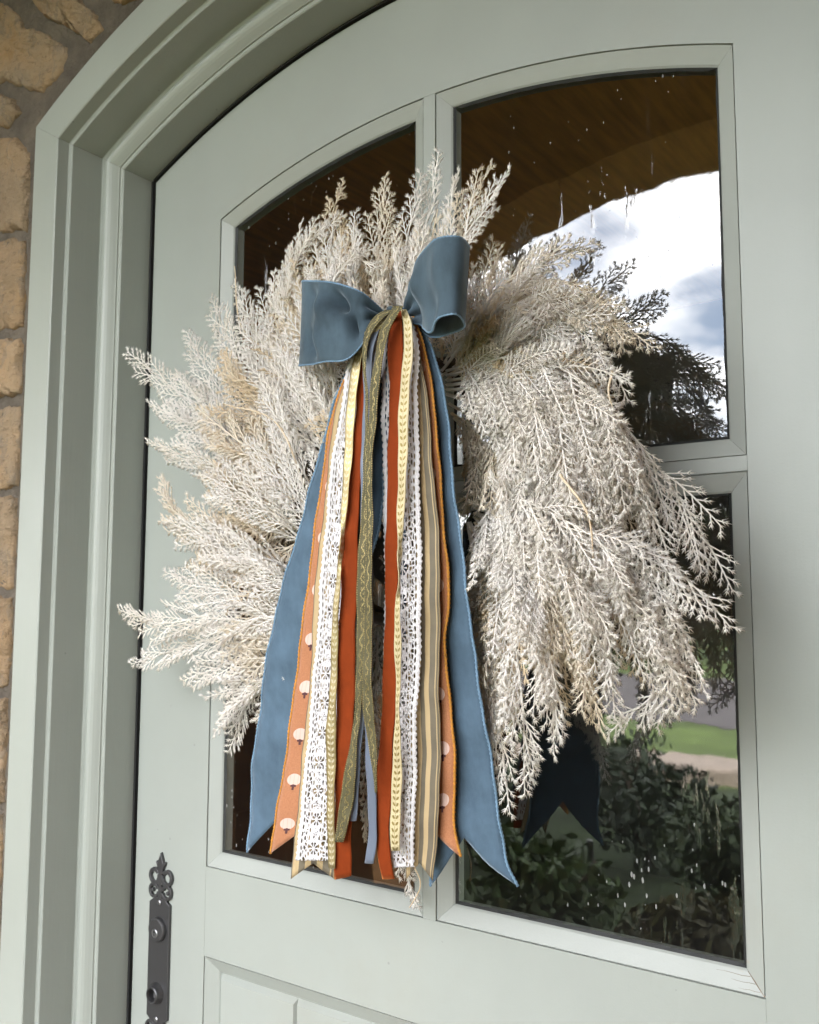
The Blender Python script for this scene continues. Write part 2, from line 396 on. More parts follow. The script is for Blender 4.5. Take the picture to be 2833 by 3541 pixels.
def laurel_mat(name, base, leaf, metal_base, metal_leaf, rough):
    m = Mat(name, rough); u, v = m.uv(); W = 0.017; P = 0.0068
    x = (u-0.5)*W; ax = x.abs()
    fv = ((v/P+ax*75.0).fract()-0.5)*P
    lf = ((ax-0.0031)*(ax-0.0031)/(0.0023**2)+fv*fv/(0.0017**2)).lt(1.0).max(ax.lt(0.0003))
    m.color(m.mix(lf, base, leaf)); m.set('Metallic', lf*(metal_leaf-metal_base)+metal_base)
    m.bump(lf*0.6+m.noise(1200, 2), 0.5, 0.0007); return m
M_laurel_cream = laurel_mat('cream_laurel', (0.56, 0.47, 0.28), (0.28, 0.21, 0.07), 0.0, 0.6, 0.42)
M_laurel_gold = laurel_mat('gold_laurel', (0.46, 0.37, 0.19), (0.60, 0.53, 0.37), 0.8, 0.2, 0.40)

def olive_mat():
    m = Mat('olive_gold_brocade', 0.5); u, v = m.uv(); W = 0.02
    x = (u-0.5)*W
    P = 0.016
    wv = (v*(2*math.pi/P)).sin()*0.0030
    nz = (m.noise(380, 2)-0.5)*0.004
    vine = (x-wv+nz).abs().lt(0.0010); curl = ((x-wv*0.4+nz*1.5).abs()-0.0022).abs().lt(0.0005)*(v*(6*math.pi/P)).sin().gt(0.0)
    edge = X.m('MINIMUM', u, 1.0-u).lt(0.10)*(v*2600.0).sin().gt(-0.3)
    g = vine.max(curl).max(edge); spark = m.noise(1500, 2, 0.8)
    g = g*spark.gt(0.49)
    m.color(m.mix(g, m.ramp(m.noise(50, 4), [(0.3, (0.075, 0.066, 0.026)), (0.7, (0.115, 0.100, 0.045))]), (0.78, 0.62, 0.28)))
    m.set('Metallic', g*0.95); m.set('Roughness', 0.62-g*0.34)
    m.bump(g+spark*0.7, 0.8, 0.0012); return m
M_olive = olive_mat()

def frondmat(name, c, c2):
    m = Mat(name, 0.9); oi = m.new('ShaderNodeObjectInfo'); rv = X(oi.outputs['Random'])
    n = m.noise(26, 4, 0.6)
    col_ = m.mix(X.m('MINIMUM', X.m('MAXIMUM', (n-0.42)*2.2+rv*0.35-0.1, 0.0), 1.0), c, c2); m.color(col_)
    tl = m.new('ShaderNodeBsdfTranslucent'); m.link(col_, tl.inputs[0]); ms = m.new('ShaderNodeMixShader'); ms.inputs[0].default_value = 0.36
    m.p.inputs['Specular IOR Level'].default_value = 0.2
    m.link(m.p.outputs[0], ms.inputs[1]); m.link(tl.outputs[0], ms.inputs[2]); m.link(ms.outputs[0], m.out.inputs[0]); return m
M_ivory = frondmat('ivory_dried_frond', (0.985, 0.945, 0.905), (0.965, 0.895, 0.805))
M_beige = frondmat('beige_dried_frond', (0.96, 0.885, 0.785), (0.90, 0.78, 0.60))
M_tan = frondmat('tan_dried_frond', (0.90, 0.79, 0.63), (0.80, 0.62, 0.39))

# ================================================================== SETTING
FLOOR = -1.05
HX, HZ = 0.0, -0.064                    # centre of the arch of door and frame
RJ, DJ = 1.232, 0.5425                  # frame's inner radius and half width
RO, DO = RJ+0.1078, DJ+0.1078           # casing's outer radius and half width

def sheet(name, x0, x1, y0, y1, z, mat, kind='structure'):
    return tag(mesh(name, [(x0, y0, z), (x1, y0, z), (x1, y1, z), (x0, y1, z)], [(0, 1, 2, 3)], mat), kind=kind)

sheet('ground', -400, 400, -600, 60, FLOOR-0.16, M_lawn)
tag(boxo('porch_floor', -2.2, 2.0, -2.0, 0.6, FLOOR-0.2, FLOOR, M_floor), kind='structure')
tag(boxo('driveway', -60, 60, -20.5, -11.4, FLOOR-0.30, FLOOR-0.150, M_asphalt), kind='structure')
tag(boxo('kerb', -30, 30, -8.35, -7.75, FLOOR-0.3, FLOOR-0.02, M_kerb, bevel=0.03), kind='structure')
sheet('far_road', -300, 300, -75, -66, FLOOR-0.150, M_asphalt)

M_soil = simple('bed_ground_cover', (0.028, 0.045, 0.013), 0.95, 14, 0.5, 0.6)
tag(boxo('planting_bed', -6.5, 1.6, -7.6, -2.05, FLOOR-0.3, FLOOR-0.145, M_soil), kind='structure')
# ---- the house wall the door stands in
WY0, WY1 = -0.112, 0.25
wall = empty('stone_wall', (-1.2, -0.1, FLOOR), label='rough tan sandstone wall with grey mortar beside the sage door frame', cat='stone wall')
go = 0.004
xs = list(np.linspace(-(DO-go), DO-go, 41))
arc_o = [HZ+math.sqrt((RO-go)**2-x*x) for x in xs]
boxo('mortar_bed', -4.5, -(DO-go), WY0, WY1, FLOOR-0.2, 3.2, M_mortar, wall)
boxo('mortar_bed', DO-go, 4.5, WY0, WY1, FLOOR-0.2, 3.2, M_mortar, wall)
strip_solid('mortar_bed', xs, arc_o, [3.2]*len(xs), WY0, WY1, M_mortar, wall)

def stone_mesh(outline, y_face, seed, bulge=0.005, depth=0.02):
    """outline: list of (x,z); rounded, hand-dressed face that stands proud of the mortar"""
    r_ = random.Random(seed); P = [Vector((x, z)) for x, z in outline]
    Q = []
    for i in range(len(P)):
        a, b = P[i], P[(i+1) % len(P)]; n = max(2, int((b-a).length/0.006))
        for k in range(n):
            q = a.lerp(b, k/n); nn = noise.noise_vector(Vector((q.x*38, q.y*38, seed*3.7))); Q.append(q+Vector((nn[0], nn[1]))*0.006+Vector((noise.noise(Vector((q.x*120, q.y*120, seed))), noise.noise(Vector((q.x*120, q.y*120, seed+9)))))*0.004)
    c = sum(Q, Vector((0, 0)))/len(Q); v = []; f = []; n = len(Q)
    rings = [(1.0, depth, 0), (1.0, 0.003, 0), (0.97, -0.45*bulge, 0.5), (0.92, -0.8*bulge, 0.9), (0.84, -bulge, 1), (0.74, -bulge, 1), (0.62, -bulge, 1), (0.48, -bulge, 1), (0.34, -bulge, 1), (0.18, -bulge, 1)]
    for s, dy, k in rings:
        for q in Q:
            p = c+(q-c)*s
            h = noise.noise(Vector((p.x*9, p.y*9, seed*1.3)))*0.009+noise.noise(Vector((p.x*34, p.y*34, seed*2.1)))*0.008+noise.noise(Vector((p.x*70, p.y*110, seed*0.7)))*0.004
            v.append((p.x, y_face+dy-h*k, p.y))
    v.append((c.x, y_face-bulge, c.y))
    for j in range(len(rings)-1):
        for i in range(n): f.append((j*n+i, j*n+(i+1) % n, (j+1)*n+(i+1) % n, (j+1)*n+i))
    L = (len(rings)-1)*n
    for i in range(n): f.append((L+i, L+(i+1) % n, len(v)-1))
    return v, f

def px_outline(pts, d=0.115): return [(at(x*1.64232, y*1.64232, d)[0], at(x*1.64232, y*1.64232, d)[2]) for x, y in pts]
seen = [
    [(-60, -20), (20, 14), (38, 26), (53, 58), (78, 62), (112, 82), (143, 97), (128, 150), (88, 193), (28, 178), (-50, 168)],
    [(56, -12), (140, -30), (196, 26), (214, 62), (188, 88), (150, 60), (96, 36)],
    [(232, -40), (330, -70), (292, -8), (262, 14), (238, 4)],
    [(-60, 178), (-8, 196), (30, 212), (42, 238), (20, 266), (-60, 270)],
    [(-80, 284), (38, 292), (62, 318), (60, 400), (56, 484), (-80, 492)],
    [(-70, 508), (52, 506), (54, 560), (50, 640), (46, 690), (-70, 700)],
    [(-70, 716), (44, 712), (46, 770), (42, 830), (-70, 842)],
    [(-70, 866), (40, 856), (40, 930), (36, 1026), (-70, 1030)],
    [(-70, 1050), (34, 1046), (32, 1130), (26, 1236), (-70, 1250)],
    [(-70, 1268), (24, 1262), (22, 1360), (16, 1446), (-70, 1452)],
    [(-70, 1476), (14, 1470), (12, 1580), (6, 1690), (-70, 1700)],
    [(-80, 1716), (4, 1712), (0, 1850), (-6, 1950), (-80, 1960)],
    [(-80, 1974), (-8, 1972), (-14, 2100), (-18, 2200), (-80, 2210)],
]
boxes_used = []
for i, pl in enumerate(seen):
    o = px_outline(pl); v, f = stone_mesh(o, -0.116, i+1)
    mesh('stone', v, f, M_stone, wall, smooth=True)
    xs_, zs_ = [p[0] for p in o], [p[1] for p in o]; boxes_used.append((min(xs_)-.012, max(xs_)+.012, min(zs_)-.012, max(zs_)+.012))
# further stones, coursed, on both sides and above the arch
sz = 100; z = FLOOR
while z < 2.3:
    h = rnd.uniform(0.09, 0.17); x = -2.0+rnd.uniform(-.1, 0)
    while x < 1.7:
        w = rnd.uniform(0.13, 0.32); x0, x1, z0, z1 = x+.012, x+w-.012, z+.011, z+h-.011; x += w
        def hidden(px, pz): return abs(px) < DO+.02 and (pz < HZ+math.sqrt((RO+.02)**2-min(abs(px), DO+.01)**2))
        nx = np.linspace(x0, x1, 6)
        if any(hidden(a, b) for a in nx for b in (z0, (z0+z1)/2, z1)): continue
        if any(x0 < b[1] and x1 > b[0] and z0 < b[3] and z1 > b[2] for b in boxes_used): continue
        j = lambda s: rnd.uniform(-s, s)
        o = [(x0+j(.01), z0+j(.006)), ((x0+x1)/2, z0+j(.008)), (x1+j(.01), z0+j(.006)), (x1+j(.006), (z0+z1)/2), (x1+j(.01), z1+j(.006)), ((x0+x1)/2, z1+j(.008)), (x0+j(.01), z1+j(.006)), (x0+j(.006), (z0+z1)/2)]
        sz += 1
        if sz < 330:
            v, f = stone_mesh(o, -0.116, sz); mesh('stone', v, f, M_stone, wall, smooth=True)
    z += h

# ---- porch round the visitor: ceiling, arched front, left side with an opening, solid right side
porch = empty('porch', (0, -1.5, FLOOR), label='arched stone porch enclosing the doorstep, seen mirrored in the panes', cat='porch')
PX0, PRR, PZC = -0.18, 2.15, -0.49
xs = list(np.linspace(PX0-1.05, PX0+1.05, 41)); az = [PZC+math.sqrt(PRR**2-(x-PX0)**2) for x in xs]
boxo('ceiling', -2.2, 1.8, -1.95, WY0-0.03, 2.02, 2.2, M_wood, porch)
strip_solid('front_arch', xs, az, [2.02]*len(xs), -1.72, -1.45, M_porchstone, porch)
boxo('front_pier', -2.2, PX0-1.05, -1.72, -1.45, FLOOR, 2.02, M_porchstone, porch)
boxo('front_pier', PX0+1.0, 1.8, -1.72, -1.45, FLOOR, 2.02, M_porchstone, porch)
boxo('side_wall', 1.55, 1.8, -1.45, WY0-0.03, FLOOR, 2.02, M_porchstone, porch)
ys = list(np.linspace(-1.36, -0.76, 21)); hz = [0.65+0.30*math.sqrt(max(0, 1-((y+1.06)/0.30)**2)) for y in ys]
v = []; f = []
for y, h in zip(ys, hz): v += [(-1.75, y, h), (-1.75, y, 2.02), (-2.0, y, h), (-2.0, y, 2.02)]
for i in range(len(ys)-1):
    p, q = 4*i, 4*i+4; f += [(p, p+1, q+1, q), (p+2, q+2, q+3, p+3), (p, q, q+2, p+2)]
mesh('side_arch', v, f, M_porchstone, porch, fix=True)
boxo('side_wall', -2.0, -1.75, -1.45, -1.36, FLOOR, 2.02, M_porchstone, porch)
boxo('side_wall', -2.0, -1.75, -0.76, WY0-0.03, FLOOR, 2.02, M_porchstone, porch)
house = empty('house', (0, 3, FLOOR), label='house body and shingle roof behind the stone front wall', cat='house')
boxo('roof', -5.5, 5.5, -2.1, 4.35, 3.2, 3.4, M_roof, house)
boxo('room_back', -4.4, 0.9, 4.0, 4.2, FLOOR-0.2, 3.2, M_inside, house)  # back wall pieces leave an unseen opening, added to light the wooden ceiling
boxo('room_back', 3.4, 4.4, 4.0, 4.2, FLOOR-0.2, 3.2, M_inside, house)
boxo('room_back', 0.9, 3.4, 4.0, 4.2, 1.8, 3.2, M_inside, house)
boxo('room_back', 0.9, 3.4, 4.0, 4.2, FLOOR-0.2, -0.85, M_inside, house)
boxo('room_side', -4.4, -4.2, WY1, 4.0, FLOOR, 3.2, M_inside, house)
boxo('room_side', 4.2, 4.4, WY1, 4.0, FLOOR, 3.2, M_inside, house)
boxo('room_floor', -4.2, 4.2, 0.56, 4.0, FLOOR-0.4, FLOOR+0.003, M_inside, house)
boxo('room_ceiling', -4.2, 4.2, WY1, 4.0, 2.0, 2.2, M_inwood, house)

# ================================================================== DOOR FRAME
frame = empty('door_frame', (0, -0.05, FLOOR), label='stepped sage green wooden frame arching round the door', cat='door frame')
prof = [(0.0, 0.070), (0.0, -0.0535), (0.0015, -0.0550), (0.0065, -0.0550), (0.0068, -0.0575)]
for k in range(9):
    t = k/8; prof.append((0.0075+0.0250*t, -0.0580-0.0080*t-0.0085*math.sin(math.pi*t)))
prof += [(0.0330, -0.0650), (0.0385, -0.0660), (0.0390, -0.0668), (0.0390, -0.1193), (0.0400, -0.1206), (0.0462, -0.1206), (0.0470, -0.1214), (0.0470, -0.1395), (0.0485, -0.1410), (0.1065, -0.1410), (0.1078, -0.1398), (0.1078, -0.090)]
prof2 = prof+[(0.1078, 0.070)]
def zt(o): return HZ+math.sqrt((RJ+o)**2-(DJ+o)**2)
n = len(prof2)
for s in (-1, 1):
    v = []; f = []
    for o, y in prof2: v += [(s*(DJ+o), y, FLOOR), (s*(DJ+o), y, zt(o)-0.0003)]
    for i in range(n): a, b = 2*i, 2*((i+1) % n); f.append((a, a+1, b+1, b))
    mesh('jamb', v, f, M_frame, frame, fix=True)
v = []; f = []; NS = 60
for k in range(NS+1):
    for o, y in prof2:
        th = math.asin((DJ+o)/(RJ+o)); a = -th+2*th*k/NS; v.append(((RJ+o)*math.sin(a), y, HZ+(RJ+o)*math.cos(a)))
for k in range(NS):
    for i in range(n): a, b = k*n+i, k*n+(i+1) % n; f.append((a, b, b+n, a+n))
f += [tuple(range(n)), tuple(range(NS*n, NS*n+n))[::-1]]
mesh('arch_head', v, f, M_frame, frame, fix=True)
# black strip lining the gap round the leaf, its colour paints the gap's shade
v, f = box_data(-DJ+0.0004, -DJ+0.0045, -0.0010, 0.06, FLOOR, zt(0)-0.001); mesh('gap_shade_strip', v, f, M_gap, frame)
v, f = box_data(DJ-0.0045, DJ-0.0004, -0.0010, 0.06, FLOOR, zt(0)-0.001); mesh('gap_shade_strip', v, f, M_gap, frame)
xs = list(np.linspace(-DJ+0.005, DJ-0.005, 41)); strip_solid('gap_shade_strip', xs, [HZ+math.sqrt((RJ-0.004)**2-x*x) for x in xs], [HZ+math.sqrt((RJ-0.0004)**2-x*x) for x in xs], -0.0010, 0.06, M_gap, frame)
boxo('threshold', -DJ+0.001, DJ-0.001, -0.05, 0.06, FLOOR, FLOOR+0.02, M_floor, frame)

# ================================================================== DOOR
door = empty('door', (0, 0.02, FLOOR+0.025), label='pale sage arched door with four dark glass panes and bead mouldings', cat='door')
DE, RD, T = DJ-0.0105, RJ-0.009, 0.045
A, MU, RW = 0.38, 0.0089, 1.073
ZR1, ZR2, ZP = 0.5108, 0.4961, -0.120
warc = lambda x, r=RW: HZ+math.sqrt(r*r-x*x)
darc = lambda x: HZ+math.sqrt(RD*RD-x*x)
ZB = FLOOR+0.027
xa = list(np.linspace(-DE, -A, 8)); strip_solid('stile', xa, [ZB]*8, [darc(x) for x in xa], 0, T, M_paint, door)
xa = list(np.linspace(A, DE, 8)); strip_solid('stile', xa, [ZB]*8, [darc(x) for x in xa], 0, T, M_paint, door)
xa = list(np.linspace(-A, A, 49)); strip_solid('top_rail', xa, [warc(x) for x in xa], [darc(x) for x in xa], 0.0, T, M_paint, door)
boxo('mullion', -MU, MU, 0.0001, T, 0.0, warc(MU)-0.0002, M_paint, door)
boxo('cross_rail', -A+0.0003, -MU-0.0002, 0.0002, T, ZR2, ZR1, M_paint, door)
boxo('cross_rail', MU+0.0002, A-0.0003, 0.0002, T, ZR2, ZR1, M_paint, door)
boxo('lock_rail', -A+0.0002, A-0.0002, 0.0001, T, ZP, -0.0002, M_paint, door)

BW, BD, GV = 0.0200, 0.0125, 0.0011      # bead width, depth, shadow groove
def bead(name, outer, inner, mat, parent):
    """mitred bead from two matching polylines (x,z): groove, slope, short inner lip"""
    v = []; f = []; n = len(outer)
    for (ox, oz), (ix, iz) in zip(outer, inner):
        L = math.hypot(ix-ox, iz-oz); ux, uz = (ix-ox)/L, (iz-oz)/L
        k = L/BW
        for t, y in ((0.0, 0.012), (0.0, 0.0034), (GV*k, 0.0034), (GV*k*1.3, 0.0012), (L-0.002*k, BD-0.003), (L, BD-0.001), (L, 0.030)):
            v.append((ox+ux*t, y, oz+uz*t))
    for i in range(n-1):
        for k in range(6): a = i*7+k; f.append((a, a+1, a+8, a+7))
    return mesh(name, v, f, mat, parent, fix=True)

def window(x0, x1, z0, top_flat=None):
    s = np.linspace(x0, x1, 25)
    xi0, xi1 = x0+BW, x1-BW; si = np.linspace(xi0, xi1, 25)
    zt_o = [top_flat if top_flat is not None else warc(x) for x in s]
    zt_i = [top_flat-BW if top_flat is not None else warc(x, RW-BW) for x in si]
    g = 0.00025
    bead('glazing_bead', list(zip(s, zt_o)), list(zip(si, zt_i)), M_bead, door)
    bead('glazing_bead', [(x0, z0), (x1, z0)], [(xi0, z0+BW), (xi1, z0+BW)], M_bead, door)
    bead('glazing_bead', [(x0, z0+g), (x0, zt_o[0]-g)], [(xi0, z0+BW+g), (xi0, zt_i[0]-g)], M_bead, door)
    bead('glazing_bead', [(x1, z0+g), (x1, zt_o[-1]-g)], [(xi1, z0+BW+g), (xi1, zt_i[-1]-g)], M_bead, door)
    e = 0.004; sp = np.linspace(xi0-e, xi1+e, 25)
    zp = [top_flat-BW+e if top_flat is not None else warc(x, RW-BW+e) for x in sp]
    v = []; f = []
    for x, zt_ in zip(sp, zp): v += [(x, 0.0140, z0+BW-e), (x, 0.0140, zt_)]
    for i in range(24): a = 2*i; f.append((a, a+2, a+3, a+1))
    pane = mesh('pane', v, f, M_glass, door)
    # black sealant line round the pane, slightly ragged
    loop = [(xi0, z0+BW)]+[(xi1, z0+BW)]+list(zip(si[::-1], zt_i[::-1])); loop = [p for p in loop]
    pts = []
    for i in range(len(loop)):
        a, b = loop[i], loop[(i+1) % len(loop)]; m = max(1, int(math.dist(a, b)/0.012))
        for k in range(m): pts.append((a[0]+(b[0]-a[0])*k/m, a[1]+(b[1]-a[1])*k/m))
    cx, cz = (xi0+xi1)/2, (z0+BW+max(zt_i))/2; v = []; f = []; nn = len(pts)
    for i, (x, z_) in enumerate(pts):
        w = 0.0032+0.0012*noise.noise(Vector((x*60, z_*60, 2.0)))
        dx = w if x < cx else -w; dz = w if z_ < cz else -w
        nx, nz = (cx-x), (cz-z_)
        v += [(x, 0.0115, z_), (x+(dx if abs(abs(x-cx)-(xi1-xi0)/2) < 1e-4 else 0), 0.01385, z_+(dz if not abs(abs(x-cx)-(xi1-xi0)/2) < 1e-4 or abs(z_-(z0+BW)) < 1e-4 else 0))]
    for i in range(nn): a, b = 2*i, 2*((i+1) % nn); f.append((a, b, b+1, a+1))
    mesh('sealant', v, f, M_black, pane)
window(-A, -MU, ZR1); window(MU, A, ZR1); window(-A, -MU, 0.0, ZR2); window(MU, A, 0.0, ZR2)

# weathered paint: open mitre and hairline cracks in the sill beads
M_crack = simple('bare_wood_crack', (0.15, 0.105, 0.07), 0.9, 60, 0.4)
def bead_y(t): return 0.0013+(BD-0.003-0.0013)*min(1, max(0, t-GV)/(BW-0.002-GV))
def crack(pts_, w0, w1):
    v = []; f = []; n = len(pts_)
    for i, (x, z_) in enumerate(pts_):
        a = pts_[max(i-1, 0)]; b = pts_[min(i+1, n-1)]; L = math.dist(a, b); nx, nz = -(b[1]-a[1])/L, (b[0]-a[0])/L; w = (w0+(w1-w0)*i/(n-1))/2
        t = min(z_, abs(A-x) if x > 0 else abs(x+A)); t = z_ if abs(A-abs(x)) > z_ else t
        v += [(x+nx*w, bead_y(t)-0.0003, z_+nz*w), (x-nx*w, bead_y(t)-0.0003, z_-nz*w)]
    for i in range(n-1): f.append((2*i, 2*i+1, 2*i+3, 2*i+2))
    mesh('paint_crack', v, f, M_crack, door)
crack([(A-0.0012, 0.0014), (A-0.006, 0.0062), (A-0.012, 0.0121), (A-0.0185, 0.0186)], 0.0019, 0.0006)
for k in range(3):
    z_ = 0.004+0.0052*k; x_ = A-z_-0.0012; ln_ = rnd.uniform(0.012, 0.034); q = [(x_-ln_*t, z_+rnd.uniform(-.0006, .0006)) for t in (0, .25, .5, .75, 1)]
    crack(q, 0.0005, 0.00015)

# lower panel: sloped moulding and grooved boards
def loopquad(i0, y0, i1, y1, zbot):
    a = [(-A+i0, y0, ZP-i0), (A-i0, y0, ZP-i0), (A-i0, y0, zbot+i0), (-A+i0, y0, zbot+i0)]
    b = [(-A+i1, y1, ZP-i1), (A-i1, y1, ZP-i1), (A-i1, y1, zbot+i1), (-A+i1, y1, zbot+i1)]
    return a, b
zb2 = FLOOR+0.20
lev = [(0.0, 0.010), (0.0, 0.0045), (0.0011, 0.0045), (0.0013, 0.0008), (0.0195, 0.0120), (0.0215, 0.0145), (0.0230, 0.0145)]
for side in range(4):
    v = []; f = []
    for i, y in lev:
        c = [(-A+i, ZP-i), (A-i, ZP-i), (A-i, zb2+i), (-A+i, zb2+i)]
        p, q = c[side], c[(side+1) % 4]; v += [(p[0], y, p[1]), (q[0], y, q[1])]
    for k in range(len(lev)-1): f.append((2*k, 2*k+1, 2*k+3, 2*k+2))
    mesh('panel_moulding', v, f, M_paint, door, fix=True)
nb = 5; x0 = -A+0.0215; wB = (2*A-0.043)/nb
for i in range(nb):
    a, b = x0+i*wB, x0+(i+1)*wB; c = 0.0035; zt_, zl = ZP-0.0225, zb2+0.0225
    ba = c if i else 0.006; bb = c if i < nb-1 else 0.006
    v = [(a, 0.0138, zt_), (b, 0.0138, zt_), (b, 0.0138, zl), (a, 0.0138, zl), (a+ba, 0.0075, zt_-0.006), (b-bb, 0.0075, zt_-0.006), (b-bb, 0.0075, zl+0.006), (a+ba, 0.0075, zl+0.006), (a, 0.03, zt_), (b, 0.03, zt_), (b, 0.03, zl), (a, 0.03, zl)]
    f = [(4, 5, 6, 7), (0, 1, 5, 4), (1, 2, 6, 5), (2, 3, 7, 6), (3, 0, 4, 7), (0, 8, 9, 1), (2, 10, 11, 3), (8, 11, 10, 9)]
    mesh('panel_board', v, f, M_paint, door, fix=True)
boxo('bottom_rail', -A+0.0003, A-0.0003, 0.0002, T, ZB, zb2, M_paint, door)
boxo('panel_back', -A+0.0003, A-0.0003, 0.031, T, zb2, ZP, M_paint, door)

# lock plate with fleur-de-lis scrolls
px, pw = -0.4712, 0.0221
ya, yb = -0.0045, -0.0003
def arc_band(cx, cz, r0, r1, a0, a1, n=16, taper=1.0):
    out = []; inn = []
    for k in range(n+1):
        t = k/n; a = R(a0+(a1-a0)*t); w = (r1-r0)*(1-(1-taper)*t)
        out.append((cx+r1*math.cos(a), cz+r1*math.sin(a))); inn.append((cx+(r1-w)*math.cos(a), cz+(r1-w)*math.sin(a)))
    return out+inn[::-1]
zpt, zpb = -0.0615, -0.2265
plate = extrude_outline('lock_plate', [(px-pw, zpb+0.004), (px-pw, zpt-0.004), (px-pw+0.006, zpt), (px-0.012, zpt+0.004), (px+0.012, zpt+0.004), (px+pw-0.006, zpt), (px+pw, zpt-0.004), (px+pw, zpb+0.004), (px+pw-0.006, zpb), (px+0.012, zpb-0.004), (px-0.012, zpb-0.004), (px-pw+0.006, zpb)], ya, yb, M_iron, door, 0.0008)
tag(plate, label='gunmetal lock plate with scrolled fleur tip on the left stile')
for flip in (1, -1):
    zz0 = zpt if flip == 1 else zpb
    g = lambda pts: [(px+a, zz0+flip*b) for a, b in pts]
    extrude_outline('finial', g([(-0.0045, 0.003), (-0.0035, 0.022), (-0.0030, 0.034), (-0.0055, 0.044), (-0.0100, 0.0525), (-0.0100, 0.0545), (-0.0085, 0.0550), (-0.0062, 0.0525), (-0.0058, 0.0540), (0.0, 0.0675), (0.0058, 0.0540), (0.0062, 0.0525), (0.0085, 0.0550), (0.0100, 0.0545), (0.0100, 0.0525), (0.0055, 0.044), (0.0030, 0.034), (0.0035, 0.022), (0.0045, 0.003)]), ya-0.0004, yb, M_iron, plate, 0.0008)
    for s in (-1, 1):
        for cz, r1, a0, a1 in ((0.0330, 0.0118, 150, -200), (0.0128, 0.0112, 165, -170)):
            pts = arc_band(0.0138, cz, 0.0062, r1, a0, a1, 22, 0.8); extrude_outline('scroll', [(px+s*a, zz0+flip*b) for a, b in pts], ya-0.0001*(1 if cz > .02 else 2), yb, M_iron, plate, 0.0007)
        k = arc_band(0.0100, 0.0325, 0.0, 0.0034, 0, 330, 12); extrude_outline('scroll', [(px+s*(0.0168+0.0030*math.cos(R(q))), zz0+flip*(0.0128+0.0030*math.sin(R(q)))) for q in range(0, 360, 30)], ya-0.0006, yb, M_iron, plate, 0.0006)
        extrude_outline('scroll', [(px+s*a, zz0+flip*b) for a, b in ((0.003, 0.0225), (0.010, 0.0215), (0.010, 0.0262), (0.003, 0.0272))], ya-0.0003, yb, M_iron, plate, 0.0005)
def lathe(name, cx, cz, prof_, mat, parent, seg=40, sq=1.0):
    v = []; f = []; n = len(prof_)
    for k in range(seg):
        a = 2*math.pi*k/seg
        for r_, y in prof_: v.append((cx+r_*math.cos(a), y, cz+r_*math.sin(a)))
    for k in range(seg):
        for i in range(n-1): a, b = k*n+i, ((k+1) % seg)*n+i; f.append((a, a+1, b+1, b))
    return mesh(name, v, f, mat, parent, smooth=False, fix=True)
def smooth_all(o, ang=35):
    o.data.polygons.foreach_set('use_smooth', [True]*len(o.data.polygons))
    return o
cylz = -0.1010
lathe('deadbolt_collar', px, cylz, [(0.0, -0.0105), (0.0140, -0.0105), (0.0158, -0.0100), (0.0168, -0.0085), (0.0172, -0.0045)], M_iron, plate)
lathe('key_cylinder', px-0.001, cylz-0.0045, [(0.0, -0.0118), (0.0052, -0.0118), (0.0062, -0.0112), (0.0066, -0.0100)], M_brushed, plate, 28)
kz = cylz-0.0045; kx = px-0.001
extrude_outline('keyhole', [(kx-0.0006, kz-0.003), (kx+0.0006, kz-0.003), (kx+0.0006, kz+0.0008), (kx+0.0016, kz+0.0016), (kx+0.0014, kz+0.0032), (kx, kz+0.004), (kx-0.0014, kz+0.0032), (kx-0.0016, kz+0.0016), (kx-0.0006, kz+0.0008)], -0.0120, -0.0115, M_dark, plate)
lathe('handle_socket', px, -0.1890, [(0.0075, 0.004), (0.0078, -0.0120), (0.0088, -0.0150), (0.0106, -0.0152), (0.0118, -0.0140), (0.0124, -0.0100), (0.0140, -0.0062), (0.0146, -0.0045)], M_iron, plate)
lathe('socket_core', px, -0.1890, [(0.0, -0.0052), (0.0078, -0.0052)], M_dark, plate, 20)
boxo('spindle_bar', px-0.0012, px+0.0012, -0.0090, -0.005, -0.1945, -0.1835, M_brushed, plate)
for z_ in (-0.0640, -0.2250):
    s_ = lathe('screw', px-0.0005, z_, [(0.0, -0.0062), (0.0026, -0.0060), (0.0038, -0.0050), (0.0040, -0.0044)], M_brushed, plate, 16)

# ================================================================== WREATH
WC = np.array([-0.005, -0.055, 0.50])
wreath = empty('wreath', tuple(WC), label='round wreath of feathery ivory dried fronds hung on the door', cat='wreath')
pts = []
for k in range(97):
    a = 2*math.pi*k/96; rr_ = 0.150+0.006*math.sin(7*a); pts.append((WC[0]+rr_*math.cos(a), WC[1]+0.004*math.sin(11*a), WC[2]+rr_*math.sin(a)))
for j in range(3):
    q = [(x+0.012*math.cos(j*2.1+9*2*math.pi*i/96), y+0.012*math.sin(j*2.1+9*2*math.pi*i/96), z_) for i, (x, y, z_) in enumerate(pts)]
    v, f = tube_data(q, 0.006, 6, False); mesh('vine_ring', v, f, M_bark, wreath, smooth=True)

